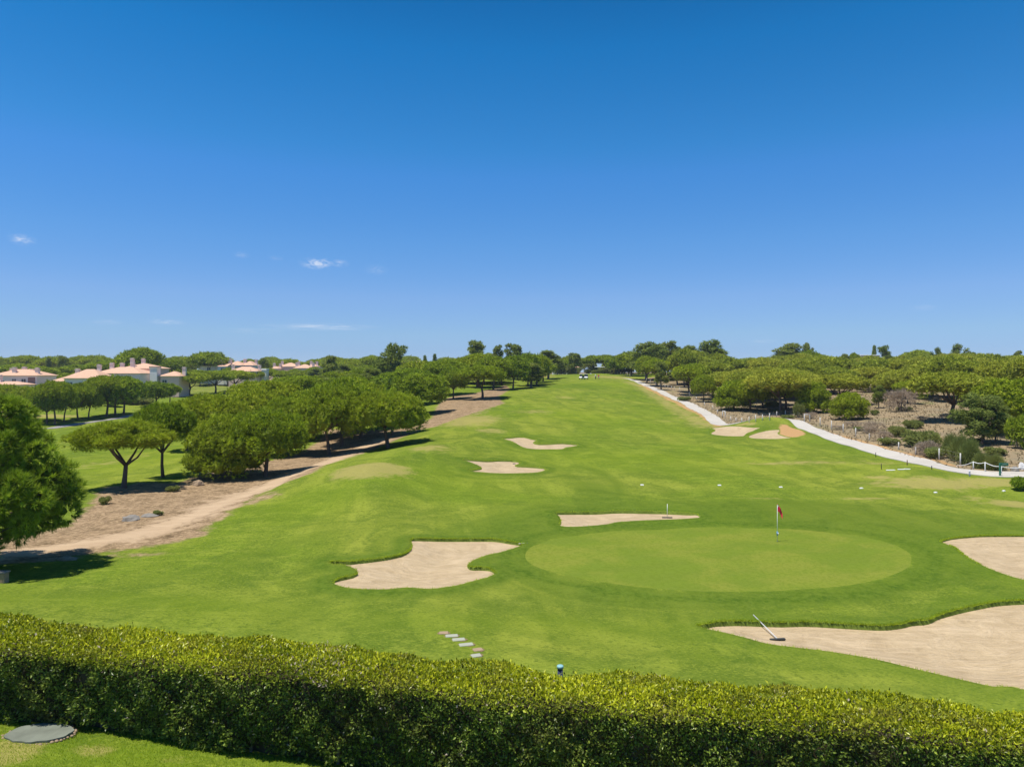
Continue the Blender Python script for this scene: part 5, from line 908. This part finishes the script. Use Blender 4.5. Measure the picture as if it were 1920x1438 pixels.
# ---------------------------------------------------------------- golf carts and golfers
def cart():
    o = empty('golf_cart', (0, 0, 0)); W_ = .6
    b = MB(); b.add([(-W_, -1.15, .35), (W_, -1.15, .35), (W_, 1.15, .35), (-W_, 1.15, .35), (-W_, -1.15, .75), (W_, -1.15, .75), (W_, -.35, .78), (-W_, -.35, .78), (-W_, .55, .5), (W_, .55, .5), (W_*.95, .8, .95), (-W_*.95, .8, .95), (W_*.85, 1.2, .62), (-W_*.85, 1.2, .62)],
        [(3, 2, 1, 0), (0, 1, 5, 4), (4, 5, 6, 7), (7, 6, 9, 8), (8, 9, 10, 11), (11, 10, 12, 13), (13, 12, 2, 3), (1, 2, 12, 10, 9, 6, 5), (0, 4, 7, 8, 11, 13, 3)]); body = b.build('body', MWHITE, o)
    MB().box(-.66, .66, -.95, .85, 1.78, 1.86, .03).build('roof', MWHITE, o)
    for sx in (-1, 1):
        for y0, y1, z0 in ((-.85, -.75, .75), (.78, .62, .95)): MB().tube([(sx*.56, y0, z0), (sx*.56, y1, 1.779)], .03, 6).build('roof_post', MDARK, o)
        for yy in (-.75, .78):
            t = MB(); t.tube([(sx*.5, yy, .22), (sx*.66, yy, .22)], [.23, .23], 16); w = t.build('wheel', MRUBBER, o, True); MB().tube([(sx*.661, yy, .22), (sx*.675, yy, .22)], [.12, .11], 12).build('hub', MWHITE, w, True)
    MB().box(-.52, .52, -.5, .02, .80, .93, .04).box(-.52, .52, -.56, -.44, .94, 1.35, .03).build('seat', MNAVY, o); MB().box(-.5, .5, -1.28, -.86, .78, 1.35, .05).build('golf_bag', MNAVY, o)
    MB().add([(-.5, .8, 1.0), (.5, .8, 1.0), (.5, .64, 1.7), (-.5, .64, 1.7), (-.5, .82, 1.0), (.5, .82, 1.0), (.5, .66, 1.7), (-.5, .66, 1.7)], [(0, 1, 2, 3), (5, 4, 7, 6), (0, 4, 5, 1), (2, 6, 7, 3)]).build('windshield', MGLASS, o)
    MB().tube([(-.25, .55, .95), (-.25, .3, 1.15)], .02, 6).build('steering_column', MDARK, o); return o
def copy_tree(o, parent=None):
    c = o.copy(); C.objects.link(c); c.parent = parent
    for ch_ in o.children: copy_tree(ch_, c)
    return c
c1 = cart(); c2 = copy_tree(c1)
for c, px, Y, rz, lab in ((c1, 1091.5, 247, math.pi*.78, 'white golf cart standing left of its twin at the top of the fairway'), (c2, 1099, 243, math.pi*.95, 'white golf cart standing right of its twin, facing down the fairway')):
    x = (px-CX)/F*Y; c.location = (x, Y, H(x, Y)); c.rotation_euler = (0, 0, rz); tag(c, lab, 'golf cart', 'golf carts')
def person(px, Y, rz, shirt, trousers, label, bend=.25, club=True):
    x = (px-CX)/F*Y; o = empty('person', (x, Y, H(x, Y)), rz); tag(o, label, 'person'); me = bpy.data.meshes.new('body')
    f = bend; J = [((0, 0, .93), .15), ((0, .05*f, 1.15), .14), ((0, .45*f, 1.38), .17), ((0, .6*f, 1.50), .07), ((0, .72*f, 1.62), .10), ((0, .78*f, 1.73), .085)]
    J += [((sx*a, y_, z_), q) for sx in (-1, 1) for a, y_, z_, q in ((.11, 0, .86, .12), (.14, .03, .48, .075), (.15, -.02, .09, .05), (.15, .12, .03, .045))]
    J += [((sx*a, y_, z_), q) for sx in (-1, 1) for a, y_, z_, q in ((.2, .45*f, 1.38, .07), (.2, .45*f+.1, 1.13, .05), (.05, .45*f+.3, .95, .04), (.03, .45*f+.36, .90, .038))]
    E_ = [(0, 1), (1, 2), (2, 3), (3, 4), (4, 5), (0, 6), (6, 7), (7, 8), (8, 9), (0, 10), (10, 11), (11, 12), (12, 13), (2, 14), (14, 15), (15, 16), (16, 17), (2, 18), (18, 19), (19, 20), (20, 21)]
    me.from_pydata([j[0] for j in J], E_, []); b = link('body', me, o); sk = b.modifiers.new('skin', 'SKIN')
    for i, j in enumerate(J): me.skin_vertices[0].data[i].radius = (j[1], j[1]*.8)
    me.skin_vertices[0].data[0].use_root = True; su = b.modifiers.new('sub', 'SUBSURF'); su.levels = su.render_levels = 1; me.materials.append(MSKIN)
    MB().tube([(0, 0, .9), (0, .1*f, 1.15), (0, .45*f, 1.42), (0, .55*f, 1.5)], [.19, .19, .215, .1], 12).build('shirt', shirt, o, True)
    for sx in (-1, 1): MB().tube([(sx*.2, .45*f, 1.42), (sx*.205, .45*f+.07, 1.2)], [.09, .075], 8).build('sleeve', shirt, o, True); MB().tube([(sx*.10, 0, .95), (sx*.14, .02, .5), (sx*.15, 0, .1 if trousers is MNAVY else .48)], [.13, .095, .08], 10).build('trouser_leg', trousers, o, True)
    MB().tube([(0, .76*f, 1.68), (0, .78*f, 1.76), (0, .8*f, 1.80)], [.105, .10, .05], 10).build('cap', shirt, o, True)
    if club: MB().tube([(.03, .45*f+.36, .92), (.1, .45*f+.75, .05), (.16, .45*f+.75, .03)], .018, 5).build('golf_club', MMETAL)
    if club: k = bpy.data.objects[[q.name for q in bpy.data.objects if q.name.startswith('golf_club')][-1]]; k.location = o.location; k.rotation_euler = o.rotation_euler; tag(k, 'thin golf club held by the golfer in white', 'golf club')
person(1117, 244, 1.9, MCLOTH, MNAVY, 'golfer in a white shirt and dark trousers on the tee beside the carts')
person(1122.5, 244, 2.4, MRED, MCLOTH, 'golfer in a red top and white shorts beside the golfer in white', .1, False)
for i, (px, Y) in enumerate([(1107.5, 300)]):
    x = (px-CX)/F*Y; m = MB().box(-.35, .35, -.2, .2, -.05, .35, .04).build('tee_bench', MWHITE); m.location = (x, Y, H(x, Y)); tag(m, 'tiny white block on the crest behind the carts', 'bench')

# ---------------------------------------------------------------- thin air between the camera and the far trees
def haze():
    m = bpy.data.materials.new('haze_air'); m.use_nodes = True; t = m.node_tree; t.nodes.clear(); v = t.nodes.new('ShaderNodeVolumePrincipled'); o_ = t.nodes.new('ShaderNodeOutputMaterial')
    v.inputs['Color'].default_value = (.80, .88, 1, 1); v.inputs['Density'].default_value = .00016; v.inputs['Anisotropy'].default_value = .2; t.links.new(v.outputs[0], o_.inputs['Volume'])
    o = MB().box(-1000, 1000, -60, 1400, -8, 27).build('haze', m); tag(o, 'thin air paling the farthest trees', 'haze', kind='stuff')
haze()
